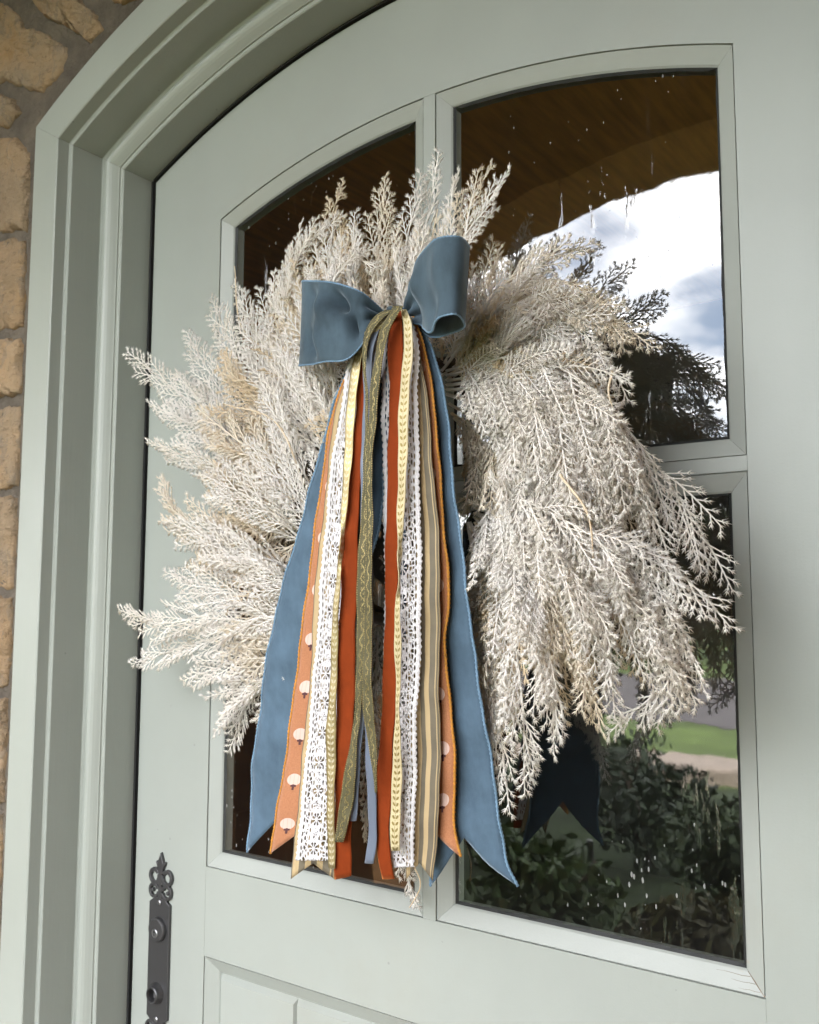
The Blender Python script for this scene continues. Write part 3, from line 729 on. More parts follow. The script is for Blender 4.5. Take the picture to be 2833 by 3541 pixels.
def unit(a): return a/np.maximum(np.linalg.norm(a, axis=-1, keepdims=True), 1e-9)
def frond_mesh(P, blen, seed, droop=0.2, nb=18, flat=0.28, dens=1.0, start=0.12):
    g = np.random.default_rng(seed)
    c = catmull(P, 34)[:33]; tan = unit(np.gradient(c, axis=0)); L = np.linalg.norm(np.diff(c, axis=0), axis=1).sum()
    S0, S1, R0, R1 = [], [], [], []                                   # stem pieces
    N0, N1, NR = [], [], []                                           # needles
    rad = np.linspace(0.0021, 0.0008, 33)
    S0.append(c[:-1]); S1.append(c[1:]); R0.append(rad[:-1]); R1.append(rad[1:])
    nrm = unit(np.array([0.0, -1.0, 0.0])+g.normal(0, 0.25, 3))
    nbr = int(nb*L/0.26)
    for b in range(nbr+1):
        t = start+(1-start)*(b+g.uniform(-.3, .3))/nbr; t = min(max(t, 0.02), 1.0); i = min(int(t*32), 31); fr = t*32-i
        p = c[i]*(1-fr)+c[i+1]*fr; T_ = tan[i]; side = unit(np.cross(T_, nrm)); up = np.cross(side, T_)
        sgn = 1 if b % 2 else -1
        lb = blen*(0.20+0.98*math.sin(math.pi*min(1, 0.30+0.66*t)))*g.uniform(.75, 1.2)
        if droop > 0.2 and (side*sgn)[2] > 0 and g.random() < 0.72: sgn = -sgn
        if b == nbr: d = T_.copy(); lb = blen*0.5
        else:
            an = g.normal(0.58, 0.10)*(1.08-0.38*t); tw = g.normal(0, flat); d = T_*math.cos(an)+(side*sgn*math.cos(tw)+up*(0.18+math.sin(tw)))*math.sin(an)
        d = unit(d); m = max(5, int(lb/0.0036*dens))
        s = np.linspace(0, 1, m+1)[:, None]
        bend = (T_*0.55+np.array([0, 0, -1.0])*droop+g.normal(0, 0.05, 3))
        q = p+lb*(d*s*0.9+bend*0.5*s*s)
        tq = unit(np.gradient(q, axis=0)); r_ = np.linspace(0.00130, 0.00070, m+1)
        idx = np.unique(np.append(np.arange(0, m, 4), m))
        S0.append(q[idx[:-1]]); S1.append(q[idx[1:]]); R0.append(r_[idx[:-1]]); R1.append(r_[idx[1:]])
        # sprigs alternate along the branchlet, lying nearly flat like a fern
        k = np.arange(1, m+1); qs = q[k]; ts = tq[k]; n2 = unit(unit(nrm+g.normal(0, 0.28, 3))+g.normal(0, 0.10, (m, 3))); sd_ = unit(np.cross(ts, n2)); sg = np.where(k % 2 == 0, 1.0, -1.0)[:, None]
        an = g.normal(0.62, 0.06, (m, 1)); sl = (0.0165*(1.10-0.70*s[k])*g.uniform(.8, 1.15, (m, 1)))*min(1.2, blen/0.05)
        dd = unit(ts*np.cos(an)+sd_*sg*np.sin(an)+np.array([0, 0, -1.0])*droop*0.12)
        e = qs+dd*sl
        S0.append(qs); S1.append(e); R0.append(np.full(m, 0.00082)); R1.append(np.full(m, 0.00060))
        s3 = unit(np.cross(dd, n2))
        for f_, sg2, a2, l2 in ((1.0, 0, 0, 0.0052), (0.92, 1, 0.55, 0.0052), (0.92, -1, 0.55, 0.0052), (0.62, 1, 0.60, 0.0062), (0.52, -1, 0.60, 0.0062)):
            o_ = qs+dd*sl*f_; nd = dd*math.cos(a2)+s3*sg2*math.sin(a2)+g.normal(0, 0.06, (m, 3))
            N0.append(o_); N1.append(o_+unit(nd)*l2*g.uniform(.85, 1.2, (m, 1))); NR.append(np.full(m, 0.00084))
        o_ = q[-1:]
        for a2 in (-0.55, 0, 0.55):
            nd = tq[-1:]*math.cos(a2)+sd_[-1:]*math.sin(a2); N0.append(o_); N1.append(o_+nd*0.0056); NR.append(np.full(1, 0.0008))
    S0, S1, R0, R1 = np.vstack(S0), np.vstack(S1), np.concatenate(R0), np.concatenate(R1)
    N0, N1, NR = np.vstack(N0), np.vstack(N1), np.concatenate(NR)
    def frame3(a, b):
        t = unit(b-a); h = np.where(np.abs(t[:, 2:3]) < 0.9, np.array([[0, 0, 1.0]]), np.array([[1.0, 0, 0]])); x = unit(np.cross(t, h)); return x, np.cross(t, x)
    V, F3, F4 = [], [], []
    x, y = frame3(S0, S1); ns = len(S0); vs_ = np.empty((ns, 6, 3))
    for k in range(3):
        a = 2*math.pi*k/3; dv = x*math.cos(a)+y*math.sin(a); vs_[:, k] = S0+dv*R0[:, None]; vs_[:, 3+k] = S1+dv*R1[:, None]
    base = (np.arange(ns)*6)[:, None]
    quads = np.concatenate([base+np.array([[k, (k+1) % 3, 3+(k+1) % 3, 3+k]]) for k in range(3)])
    x, y = frame3(N0, N1); nn = len(N0); vn = np.empty((nn, 4, 3))
    mid = N0+(N1-N0)*0.30
    for k in range(3):
        a = 2*math.pi*k/3+0.5; vn[:, k] = mid*0.5+N0*0.5+(x*math.cos(a)+y*math.sin(a))*NR[:, None]
    vn[:, 3] = N1
    b2 = (ns*6+np.arange(nn)*4)[:, None]
    tris = np.concatenate([b2+np.array([[k, (k+1) % 3, 3]]) for k in range(3)])
    verts = np.concatenate([vs_.reshape(-1, 3), vn.reshape(-1, 3)])
    me = bpy.data.meshes.new('frond'); me.vertices.add(len(verts)); me.vertices.foreach_set('co', verts.astype(np.float32).ravel())
    nl = len(quads)*4+len(tris)*3; me.loops.add(nl); me.loops.foreach_set('vertex_index', np.concatenate([quads.ravel(), tris.ravel()]).astype(np.int32))
    me.polygons.add(len(quads)+len(tris))
    ls = np.concatenate([np.arange(len(quads))*4, len(quads)*4+np.arange(len(tris))*3]).astype(np.int32)
    me.polygons.foreach_set('loop_start', ls); me.update(calc_edges=True); me.validate()
    return me

S = 1.64232
# (pixels of base, middle, tip in the 1725-wide view; depth of base, middle, tip; branchlet length; droop)
F = []
def fr(px_, d, bl=0.05, dr=0.1, tan=False, nb=18, **kw): F.append((px_, d, bl, dr, tan, nb, kw))
# left fan
fr([(660, 1100), (470, 900), (330, 790), (298, 764)], (.05, .08, .10, .11), .062, -.02)
fr([(640, 1060), (500, 880), (405, 722)], (.05, .075, .075), .052, -.05)
fr([(650, 1000), (520, 800), (455, 650)], (.05, .07, .06), .050, -.05)
fr([(690, 960), (560, 770), (503, 622)], (.06, .08, .07), .050, -.05)
fr([(650, 1130), (480, 1000), (337, 942)], (.06, .09, .10), .055, -.02)
fr([(640, 1040), (470, 930), (340, 862)], (.05, .08, .10), .050, .0)
fr([(640, 1190), (460, 1130), (380, 1090), (352, 1036)], (.06, .10, .11, .11), .055, -.10)
fr([(650, 1210), (490, 1150), (372, 1110)], (.07, .10, .11), .052, -.08)
fr([(640, 1300), (470, 1290), (340, 1312), (268, 1291)], (.06, .09, .11, .11), .048, .0)
fr([(640, 1270), (490, 1250), (372, 1212)], (.06, .10, .11), .050, -.05)
fr([(640, 1330), (450, 1345), (298, 1392)], (.05, .08, .09), .045, .05)
fr([(660, 1380), (520, 1390), (408, 1424)], (.06, .09, .09), .045, .08)
fr([(640, 1430), (540, 1460), (494, 1552)], (.06, .09, .08), .045, .15)
fr([(650, 1400), (550, 1430), (476, 1496)], (.07, .10, .09), .045, .15)
fr([(660, 1080), (540, 960), (440, 880)], (.08, .11, .12), .055, -.05)
fr([(660, 1160), (560, 1070), (450, 1010)], (.08, .12, .12), .055, -.05)
fr([(660, 1240), (560, 1190), (450, 1150)], (.08, .12, .12), .055, -.05)
fr([(660, 1310), (560, 1300), (460, 1330)], (.08, .11, .12), .050, .05)
fr([(700, 1000), (600, 850), (520, 700)], (.08, .11, .11), .055, -.05)
fr([(720, 1020), (640, 880), (590, 740)], (.09, .12, .12), .055, -.05)
fr([(700, 1100), (620, 960), (560, 830)], (.09, .13, .13), .050, -.02)
fr([(690, 1150), (620, 1040), (540, 950)], (.10, .13, .13), .050, .0)
fr([(680, 1350), (600, 1370), (520, 1400)], (.09, .11, .11), .045, .08)
fr([(690, 1260), (610, 1230), (530, 1210)], (.10, .13, .13), .045, .0)
fr([(620, 1180), (500, 1170), (410, 1185)], (.03, .05, .03), .045, .05, True)
# top
fr([(740, 900), (640, 680), (690, 480), (718, 396)], (.06, .10, .10, .10), .034, -.05, True)
fr([(720, 880), (600, 660), (640, 520), (700, 470)], (.06, .10, .11, .11), .046, .0)
fr([(700, 900), (570, 700), (600, 580), (660, 500)], (.05, .08, .09, .09), .046, .05)
fr([(760, 850), (690, 650), (700, 490)], (.07, .11, .11), .046, -.05)
fr([(790, 830), (740, 640), (745, 480)], (.08, .12, .12), .046, -.05)
fr([(800, 820), (790, 600), (808, 412)], (.07, .10, .10), .046, -.10)
fr([(830, 800), (840, 600), (880, 398)], (.07, .10, .10), .040, -.10)
fr([(850, 790), (880, 580), (920, 352)], (.06, .08, .09), .036, -.10)
fr([(870, 790), (920, 570), (958, 396)], (.06, .09, .10), .040, -.10)
fr([(900, 770), (950, 550), (1048, 396)], (.08, .12, .14), .044, -.05)
fr([(890, 770), (930, 560), (1014, 386)], (.08, .11, .12), .044, -.10)
fr([(780, 820), (700, 600), (740, 545), (790, 560)], (.09, .14, .15, .15), .040, .05)
fr([(740, 900), (660, 720), (650, 600)], (.09, .13, .13), .050, -.05)
fr([(820, 800), (800, 650), (830, 520)], (.09, .13, .13), .046, -.10)
fr([(860, 780), (860, 640), (880, 500)], (.09, .13, .13), .046, -.10)
# upper right, arching over
fr([(930, 770), (1060, 600), (1170, 540), (1212, 524)], (0.052, 0.089, 0.096, 0.089), .044, .10)
fr([(930, 770), (1090, 600), (1230, 610), (1290, 690)], (0.059, 0.096, 0.111, 0.111), .048, .25)
fr([(930, 770), (1120, 640), (1270, 660), (1335, 700)], (0.059, 0.104, 0.118, 0.118), .048, .25)
fr([(930, 790), (1110, 680), (1240, 700), (1300, 790)], (0.067, 0.111, 0.126, 0.126), .048, .30)
fr([(940, 800), (1100, 720), (1220, 760), (1280, 850)], (0.067, 0.111, 0.126, 0.126), .050, .30)
fr([(930, 780), (1040, 660), (1140, 630), (1220, 650)], (0.074, 0.111, 0.126, 0.126), .046, .20)
fr([(940, 790), (1060, 740), (1160, 760), (1230, 790)], (0.074, 0.118, 0.133, 0.126), .044, .25, True)
fr([(940, 800), (1040, 720), (1140, 700)], (0.074, 0.111, 0.118), .044, .20)
# right, heavy drooping plumes
fr([(940, 780), (1130, 740), (1290, 870), (1390, 990), (1508, 1170)], (0.077, 0.129, 0.138, 0.129, 0.112), .060, .42)
fr([(940, 790), (1150, 760), (1290, 870), (1345, 990), (1395, 1130)], (0.077, 0.155, 0.172, 0.163, 0.146), .060, .45)
fr([(940, 800), (1150, 800), (1260, 920), (1300, 1040), (1320, 1160)], (0.077, 0.155, 0.172, 0.163, 0.155), .060, .45)
fr([(940, 810), (1110, 810), (1210, 930), (1240, 1060), (1250, 1200)], (0.086, 0.155, 0.172, 0.172, 0.155), .060, .45)
fr([(940, 820), (1080, 830), (1150, 930), (1190, 1060), (1190, 1180)], (0.086, 0.146, 0.172, 0.172, 0.155), .056, .45)
fr([(940, 830), (1040, 860), (1100, 960), (1120, 1060), (1120, 1160)], (0.086, 0.146, 0.163, 0.163, 0.146), .054, .45)
fr([(945, 850), (1010, 890), (1060, 990), (1070, 1080)], (0.077, 0.129, 0.146, 0.146), .050, .40)
fr([(955, 880), (1000, 920), (1020, 980), (990, 1045)], (0.069, 0.103, 0.112, 0.112), .040, .40)
fr([(950, 870), (990, 900), (985, 960)], (0.060, 0.077, 0.077), .034, .30, True)
# lower right, falling
fr([(1000, 1060), (1200, 1080), (1380, 1160), (1494, 1266)], (.08, .15, .17, .17), .050, .30)
fr([(1010, 1070), (1230, 1110), (1390, 1230), (1464, 1396)], (.08, .16, .17, .16), .050, .30)
fr([(1000, 1070), (1220, 1120), (1370, 1260), (1420, 1400), (1396, 1490)], (.08, .16, .17, .16, .14), .050, .30)
fr([(1000, 1080), (1200, 1150), (1320, 1300), (1390, 1430), (1305, 1524)], (.09, .16, .17, .15, .13), .046, .20)
fr([(1000, 1080), (1180, 1200), (1280, 1340), (1290, 1450)], (.09, .16, .17, .16), .050, .35)
fr([(1000, 1090), (1150, 1200), (1220, 1350), (1252, 1472)], (.09, .16, .17, .16), .050, .35)
fr([(1000, 1090), (1110, 1230), (1160, 1400), (1166, 1536)], (.09, .16, .16, .14), .048, .35)
fr([(990, 1100), (1070, 1280), (1100, 1480), (1104, 1632)], (.09, .15, .14, .12), .040, .35)
fr([(985, 1100), (1030, 1300), (1050, 1500), (1068, 1668)], (.09, .14, .12, .10), .036, .35)
fr([(985, 1110), (1010, 1260), (1020, 1420), (1044, 1570)], (.10, .15, .14, .12), .042, .35)
fr([(1000, 1080), (1090, 1160), (1140, 1300), (1130, 1440)], (.11, .18, .19, .17), .050, .35)
fr([(1000, 1070), (1130, 1120), (1220, 1230), (1250, 1360)], (.11, .19, .20, .18), .050, .35)
fr([(1010, 1060), (1160, 1080), (1290, 1170), (1340, 1290)], (.11, .19, .20, .18), .050, .35)
fr([(990, 1110), (1040, 1200), (1060, 1340), (1050, 1460)], (.11, .17, .18, .16), .046, .35)
fr([(1000, 1100), (1100, 1250), (1230, 1400), (1240, 1460)], (.06, .11, .12, .12), .050, .30, True)
fr([(1000, 1080), (1180, 1140), (1300, 1240), (1330, 1360)], (.06, .12, .13, .12), .050, .30, True)
fr([(1000, 1110), (1060, 1250), (1150, 1380), (1170, 1450)], (.06, .12, .13, .12), .050, .30, True)
# bottom, behind the ribbons
fr([(800, 1230), (790, 1450), (778, 1640), (768, 1738)], (.04, .06, .06, .05), .036, .20)
fr([(860, 1240), (840, 1500), (830, 1740), (872, 1890)], (.03, .05, .04, .03), .034, .20)
fr([(760, 1230), (720, 1450), (700, 1600)], (.04, .06, .06), .040, .25)
fr([(900, 1240), (880, 1420), (880, 1560)], (.04, .06, .06), .040, .25)
fr([(700, 1250), (600, 1400), (560, 1520)], (.05, .08, .08), .044, .20)
for q_ in ([(720, 1140), (735, 1010), (760, 880)], [(760, 1120), (790, 980), (800, 860)], [(700, 1060), (720, 930), (770, 800)], [(820, 1150), (840, 1010), (830, 880)], [(880, 900), (900, 1000), (890, 1100)]):  # fill fronds, these and the four below, added to block mirrored sky
    fr(q_, (.05, .075, .08), .045, .0, True)
fr([(770, 1010), (705, 900), (645, 800)], (.09, .13, .145), .048, -.02)
fr([(750, 960), (700, 860), (670, 770)], (.09, .13, .145), .046, -.02)
fr([(830, 960), (760, 930), (690, 905)], (.07, .12, .145), .042, .0, True)
fr([(830, 900), (770, 890), (715, 880)], (.08, .12, .135), .040, .0, True)
seed = 1
for px_, d, bl, dr, tan_, nb_, kw in F:
    P = [at(x*S, y*S, min(dd, 0.052+max(0, x-1000)*0.0009) if x > 920 and y > 845 else dd) for (x, y), dd in zip(px_, d)]; seed += 1
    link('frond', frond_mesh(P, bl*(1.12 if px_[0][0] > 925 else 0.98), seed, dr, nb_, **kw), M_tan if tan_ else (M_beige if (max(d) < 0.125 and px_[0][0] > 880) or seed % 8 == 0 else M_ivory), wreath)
# shorter filling fronds that close the body of the wreath, rooted on the vine ring
for k in range(54):
    a = 2*math.pi*(k+rnd.uniform(-.3, .3))/54
    rx = WC+np.array([0.15*math.cos(a), rnd.uniform(-.01, .01), 0.15*math.sin(a)])
    out = np.array([math.cos(a), 0, math.sin(a)])
    if -1.9 < a-2*math.pi*(a > math.pi) < -1.1 : continue
    right = math.cos(a) > 0.0
    ln = rnd.uniform(0.10, 0.16)
    dep = rnd.uniform(0.0, 0.055)
    gz = -0.35 if right else (0.25 if math.sin(a) > -0.5 else -0.1)
    swirl = np.array([-math.sin(a), 0, math.cos(a)])*rnd.uniform(-.35, .35)
    p1 = rx+out*ln*0.5+swirl*ln*0.3+np.array([0, -dep*0.8, 0]); p2 = rx+out*ln*0.9+swirl*ln*0.6+np.array([0, -dep, gz*ln*0.7])
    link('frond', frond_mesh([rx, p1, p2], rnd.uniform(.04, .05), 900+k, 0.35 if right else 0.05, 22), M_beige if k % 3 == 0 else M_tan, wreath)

for px_, d in (([(600, 760), (510, 690), (494, 560)], (.09, .10, .10)), ([(640, 640), (720, 540), (716, 470)], (.12, .13, .13)), ([(860, 640), (905, 520), (922, 440)], (.10, .12, .12)), ([(840, 1780), (885, 1868), (862, 1912)], (.05, .04, .05)), ([(1290, 780), (1282, 830), (1292, 862)], (.17, .18, .18)), ([(640, 1020), (590, 900), (470, 850)], (.13, .14, .13)), ([(560, 1190), (480, 1192), (405, 1186)], (.08, .07, .06)), ([(1180, 1000), (1240, 1090), (1250, 1180)], (.20, .21, .20))):
    c_ = catmull([at(x*S, y*S, dd) for (x, y), dd in zip(px_, d)], 20)
    v, f = tube_data([tuple(q) for q in c_], list(np.linspace(0.0013, 0.0006, 20)), 6); mesh('straw', v, f, M_tan, wreath, smooth=True)

# ================================================================== BOW AND RIBBONS
knot = at(1385, 1085, .165)
bow = empty('ribbon_bow', tuple(knot), label='dusty blue velvet bow with long mixed ribbon tails tied on the wreath', cat='bow')

def sheet_from(L_, R_, nu, uvscale, name, mat, parent, bulge=0.0, notch=0.0, wav=0.0, seed=0, scal=0.0, thick=0.0009, rip=0.0):
    """loft between two edge curves; u across, v along in metres"""
    L_ = np.asarray(L_); R_ = np.asarray(R_); n = len(L_); g = np.random.default_rng(seed)
    us = np.linspace(0, 1, nu); C_ = (L_+R_)/2
    ln = np.concatenate([[0], np.cumsum(np.linalg.norm(np.diff(C_, axis=0), axis=1))]); tot = ln[-1]
    grid = L_[:, None]*(1-us[None, :, None])+R_[:, None]*us[None, :, None]
    T_ = unit(np.gradient(C_, axis=0)); W_ = unit(R_-L_); Nn = unit(np.cross(T_, W_))
    Nn[(Nn[:, 1] > 0)] *= -1
    width = np.linalg.norm(R_-L_, axis=1)
    ph = g.uniform(0, 6.28, 4)
    prof_ = np.sin(math.pi*us)[None, :]*bulge*width[:, None]
    wv = wav*np.sin(ln[:, None]*(2*math.pi/0.11)+ph[0]+us[None, :]*1.4)*np.clip(ln[:, None]/0.1, 0, 1)+wav*0.6*np.sin(ln[:, None]*(2*math.pi/0.047)+ph[1]-us[None, :]*1.9)
    rp = rip*np.sin(us[None, :]*math.pi*4+ph[2]+ln[:, None]*9)
    grid = grid+Nn[:, None]*(prof_+wv+rp)[:, :, None]
    if notch:
        end = tot-notch*(1-np.abs(2*us-1))
        out = np.empty_like(grid)
        for j in range(nu):
            tt = np.linspace(0, end[j], n)
            for a in range(3): out[:, j, a] = np.interp(tt, ln, grid[:, j, a])
        grid = out; V = np.linspace(0, 1, n)[:, None]*end[None, :]
    else: V = np.repeat(ln[:, None], nu, 1)
    if scal:
        tri = np.abs(((V[:, 0]/0.0066) % 1)*2-1); dvec = (grid[:, 1]-grid[:, 0]); dvec = unit(dvec)
        grid[:, 0] -= dvec*(tri*scal)[:, None]
        tri = np.abs(((V[:, -1]/0.0066+.3) % 1)*2-1); dvec = unit(grid[:, -1]-grid[:, -2]); grid[:, -1] += dvec*(tri*scal)[:, None]
    uv = np.stack([np.repeat(us[None, :], n, 0), V], -1).reshape(-1, 2)
    faces = [(i*nu+j, i*nu+j+1, (i+1)*nu+j+1, (i+1)*nu+j) for i in range(n-1) for j in range(nu-1)]
    o = mesh(name, grid.reshape(-1, 3), faces, mat, parent, smooth=True, uvs=uv)
    if thick:
        md = o.modifiers.new('thickness', 'SOLIDIFY'); md.thickness = thick; md.offset = 0
    return o, grid

def stitch(line, mat, parent, r=0.0015, pitch=0.0044):
    """twisted overlock thread along a ribbon edge"""
    d = np.concatenate([[0], np.cumsum(np.linalg.norm(np.diff(line, axis=0), axis=1))]); n = max(8, int(d[-1]/pitch*2))
    t = np.linspace(0, d[-1], n); p = np.stack([np.interp(t, d, line[:, a]) for a in range(3)], 1)
    rad = [r*(1.25 if i % 2 else 0.7) for i in range(n)]
    v, f = tube_data([tuple(q) for q in p], rad, 6); return mesh('stitched_edge', v, f, mat, parent, smooth=True)

BY = [1000, 1150, 1500, 2000, 2500, 3100]; BD_ = [.160, .160, .160, .154, .126, .090]
def bd(y): return float(np.interp(y, BY, BD_))
def ribbon(name, rows, mat, lay, label=None, n=90, nu=9, bulge=0.02, notch=0.0, wav=0.0009, seed=0, scal=0.0, tilt=0.0, stitches=None, rip=0.0):
    """rows: (y, x_left, x_right[, depth offset left, right]) in photograph pixels; lay: how far in front of the layer below"""
    Lp, Rp = [], []
    for rw in rows:
        y, a, b = rw[:3]; da, db = (rw[3], rw[4]) if len(rw) > 4 else (0, 0)
        ya_ = rw[5] if len(rw) > 5 else 0
        Lp.append(at(a, y+ya_, bd(y)+lay+da)); Rp.append(at(b, y-ya_, bd(y)+lay+db+tilt))
    o, g = sheet_from(catmull(Lp, n), catmull(Rp, n), nu, 1, name, mat, bow, bulge, notch, wav, seed, scal, rip=rip)
    if label: o['label'] = label
    if stitches:
        stitch(g[:, 0], stitches, o); stitch(g[:, -1], stitches, o)
    return o

blueL = [(1090, 1335, 1375), (1167, 1262, 1352), (1300, 1196, 1342), (1406, 1152, 1336), (1600, 1100, 1332), (1777, 1050, 1318), (1900, 1015, 1292), (2200, 936, 1218), (2450, 900, 1175), (2715, 870, 1140), (2840, 866, 1125), (2945, 859, 1118)]
ribbon('velvet_tail', blueL, M_blue, -0.004, 'wide dusty blue velvet tail on the left of the bow', nu=15, notch=.055, seed=1, wav=.0014, bulge=-.005, stitches=M_bluestitch, rip=.0006)
blueR = [(1090, 1400, 1425), (1167, 1395, 1474), (1353, 1345, 1535), (1573, 1330, 1558), (1795, 1336, 1584), (2050, 1370, 1617), (2311, 1410, 1648), (2572, 1450, 1690), (2740, 1470, 1714), (2900, 1480, 1738), (2990, 1484, 1752), (3068, 1486, 1788)]
ribbon('velvet_tail', blueR, M_blue, -0.004, 'wide dusty blue velvet tail on the right with a notched end', nu=15, notch=.052, seed=2, wav=.0014, bulge=-.005, stitches=M_bluestitch, rip=.0006)
ribbon('printed_tail', [(1095, 1345, 1380), (1200, 1252, 1322), (1300, 1196, 1290), (1450, 1149, 1262), (1721, 1106, 1232), (2100, 1056, 1190), (2350, 1024, 1165), (2600, 992, 1142), (2780, 963, 1118), (2952, 934, 1098)], M_pumpkin, .007, 'orange tail printed with pale pumpkins, left side', notch=.024, seed=3, stitches=M_orangestitch)
ribbon('printed_tail', [(1095, 1400, 1432), (1180, 1400, 1460), (1353, 1390, 1495), (1573, 1400, 1516), (1795, 1415, 1532), (1981, 1430, 1549), (2092, 1432, 1551), (2206, 1425, 1540), (2415, 1432, 1554), (2624, 1445, 1575), (2782, 1440, 1569), (2880, 1445, 1574), (2962, 1450, 1597)], M_pumpkin, .007, 'orange tail printed with pale pumpkins, right side', notch=.024, seed=4, stitches=M_orangestitch)
ribbon('striped_tail', [(1095, 1350, 1380), (1220, 1245, 1320), (1350, 1180, 1280), (1647, 1133, 1240), (1900, 1105, 1222), (2111, 1081, 1205), (2274, 1080, 1205), (2450, 1062, 1195), (2645, 1043, 1185), (2850, 1025, 1170), (3040, 1006, 1156)], M_stripe, .016, 'tan ribbon tail with grey stripes, left side', notch=.020, seed=5)
ribbon('striped_tail', [(1095, 1398, 1425), (1200, 1408, 1448), (1353, 1405, 1476), (1573, 1400, 1494), (1795, 1405, 1514), (1950, 1405, 1522), (2092, 1405, 1523), (2350, 1405, 1519), (2608, 1410, 1524), (2782, 1405, 1520), (2900, 1402, 1512), (3045, 1402, 1498)], M_stripe, .016, 'tan ribbon tail with grey stripes, right side', notch=.020, seed=6)
ribbon('lace_tail', [(1100, 1345, 1385), (1200, 1248, 1318), (1274, 1206, 1290), (1400, 1186, 1272), (1517, 1163, 1250), (1795, 1131, 1215), (2000, 1113, 1198), (2118, 1106, 1190), (2350, 1086, 1172), (2600, 1064, 1160), (2800, 1043, 1152), (2975, 1027, 1146)], M_lace, .025, 'white crochet lace tail, left side', n=260, scal=.0028, seed=7, nu=15)
ribbon('lace_tail', [(1095, 1365, 1415), (1170, 1334, 1440), (1353, 1325, 1441), (1573, 1327, 1445), (1795, 1332, 1451), (2092, 1335, 1453), (2259, 1332, 1450), (2520, 1330, 1437), (2700, 1335, 1436), (2860, 1342, 1430), (3000, 1350, 1424)], M_lace, .025, 'white crochet lace tail, right side', n=260, scal=.0028, seed=8, nu=15)
ribbon('rust_tail', [(1092, 1350, 1392), (1150, 1268, 1320), (1214, 1244, 1275), (1376, 1233, 1264), (1520, 1226, 1256), (1647, 1212, 1247), (1869, 1188, 1239), (2092, 1177, 1232), (2206, 1171, 1230), (2520, 1163, 1223), (2740, 1160, 1219), (2900, 1158, 1216), (3036, 1158, 1214, 0, 0, 6)], M_rust, .031, 'rust orange velvet tail, left side', seed=9, bulge=.03)
ribbon('rust_tail', [(1075, 1366, 1392), (1121, 1352, 1393), (1353, 1347, 1389), (1500, 1345, 1384), (1647, 1341, 1379), (1869, 1335, 1380), (2050, 1333, 1372), (2206, 1330, 1368), (2363, 1325, 1371), (2572, 1314, 1360), (2720, 1304, 1355), (2898, 1302, 1347), (3000, 1316, 1358), (3040, 1324, 1364)], M_rust, .031, 'rust orange velvet tail, right side', seed=10, bulge=.03)
ribbon('laurel_tail', [(1090, 1352, 1378), (1150, 1262, 1298), (1210, 1232, 1258), (1330, 1208, 1240), (1461, 1198, 1226), (1684, 1184, 1209), (1800, 1181, 1198), (1880, 1176, 1187, .004, -.004), (1981, 1164, 1180), (2206, 1148, 1169), (2400, 1139, 1165), (2572, 1128, 1162), (2700, 1130, 1159), (2850, 1133, 1158), (3005, 1136, 1159)], M_laurel_gold, .037, 'narrow gold and cream laurel tail, left side', seed=11, bulge=.02)
ribbon('laurel_tail', [(1070, 1386, 1405), (1120, 1397, 1425), (1180, 1397, 1428), (1353, 1384, 1418), (1573, 1377, 1408), (1795, 1375, 1399), (1907, 1376, 1388, .003, -.003), (1981, 1376, 1382, .005, -.005), (2092, 1368, 1386), (2206, 1366, 1388), (2415, 1369, 1383), (2572, 1364, 1387), (2666, 1357, 1389), (2840, 1351, 1386), (2942, 1354, 1384)], M_laurel_cream, .037, 'narrow cream tail stamped with laurel leaves, right side', seed=12, bulge=.02)
ribbon('satin_tail', [(1085, 1312, 1330), (1140, 1286, 1312), (1214, 1263, 1291), (1353, 1257, 1282), (1535, 1252, 1274), (1700, 1248, 1264), (1900, 1246, 1262), (2200, 1240, 1262), (2415, 1240, 1262), (2650, 1228, 1246), (2840, 1212, 1232)], M_satin, .036, 'narrow steel blue satin tail half hidden by the brocade', seed=13)
ribbon('satin_tail', [(1090, 1330, 1345), (1250, 1296, 1318), (1535, 1268, 1284), (1832, 1272, 1290), (2092, 1270, 1289), (2311, 1268, 1290), (2480, 1262, 1278), (2572, 1262, 1290), (2724, 1272, 1298), (2850, 1274, 1302), (2930, 1270, 1302), (2985, 1262, 1294)], M_satin, .0355, 'narrow steel blue satin tail between the rust tails', seed=14)
ribbon('brocade_tail', [(1072, 1330, 1368), (1088, 1304, 1338), (1130, 1272, 1300), (1180, 1256, 1276), (1260, 1257, 1266), (1353, 1262, 1270), (1500, 1262, 1276), (1647, 1258, 1280), (1795, 1247, 1279), (2092, 1234, 1274), (2206, 1233, 1270), (2363, 1233, 1258), (2467, 1226, 1246), (2550, 1214, 1238), (2724, 1184, 1227), (2898, 1157, 1192), (2912, 1155, 1188)], M_olive, .042, 'olive brocade tail with gold scrolls swinging left', seed=15)
ribbon('brocade_tail', [(1058, 1362, 1396), (1085, 1345, 1378), (1121, 1322, 1355), (1214, 1302, 1330), (1353, 1282, 1309), (1480, 1274, 1298), (1580, 1270, 1290), (1647, 1268, 1288), (1795, 1266, 1288), (2092, 1262, 1287), (2206, 1258, 1286), (2363, 1254, 1288), (2467, 1260, 1293), (2572, 1273, 1301), (2650, 1286, 1305), (2740, 1298, 1305)], M_olive, .046, 'olive brocade tail with gold scrolls looped over the knot', seed=16)

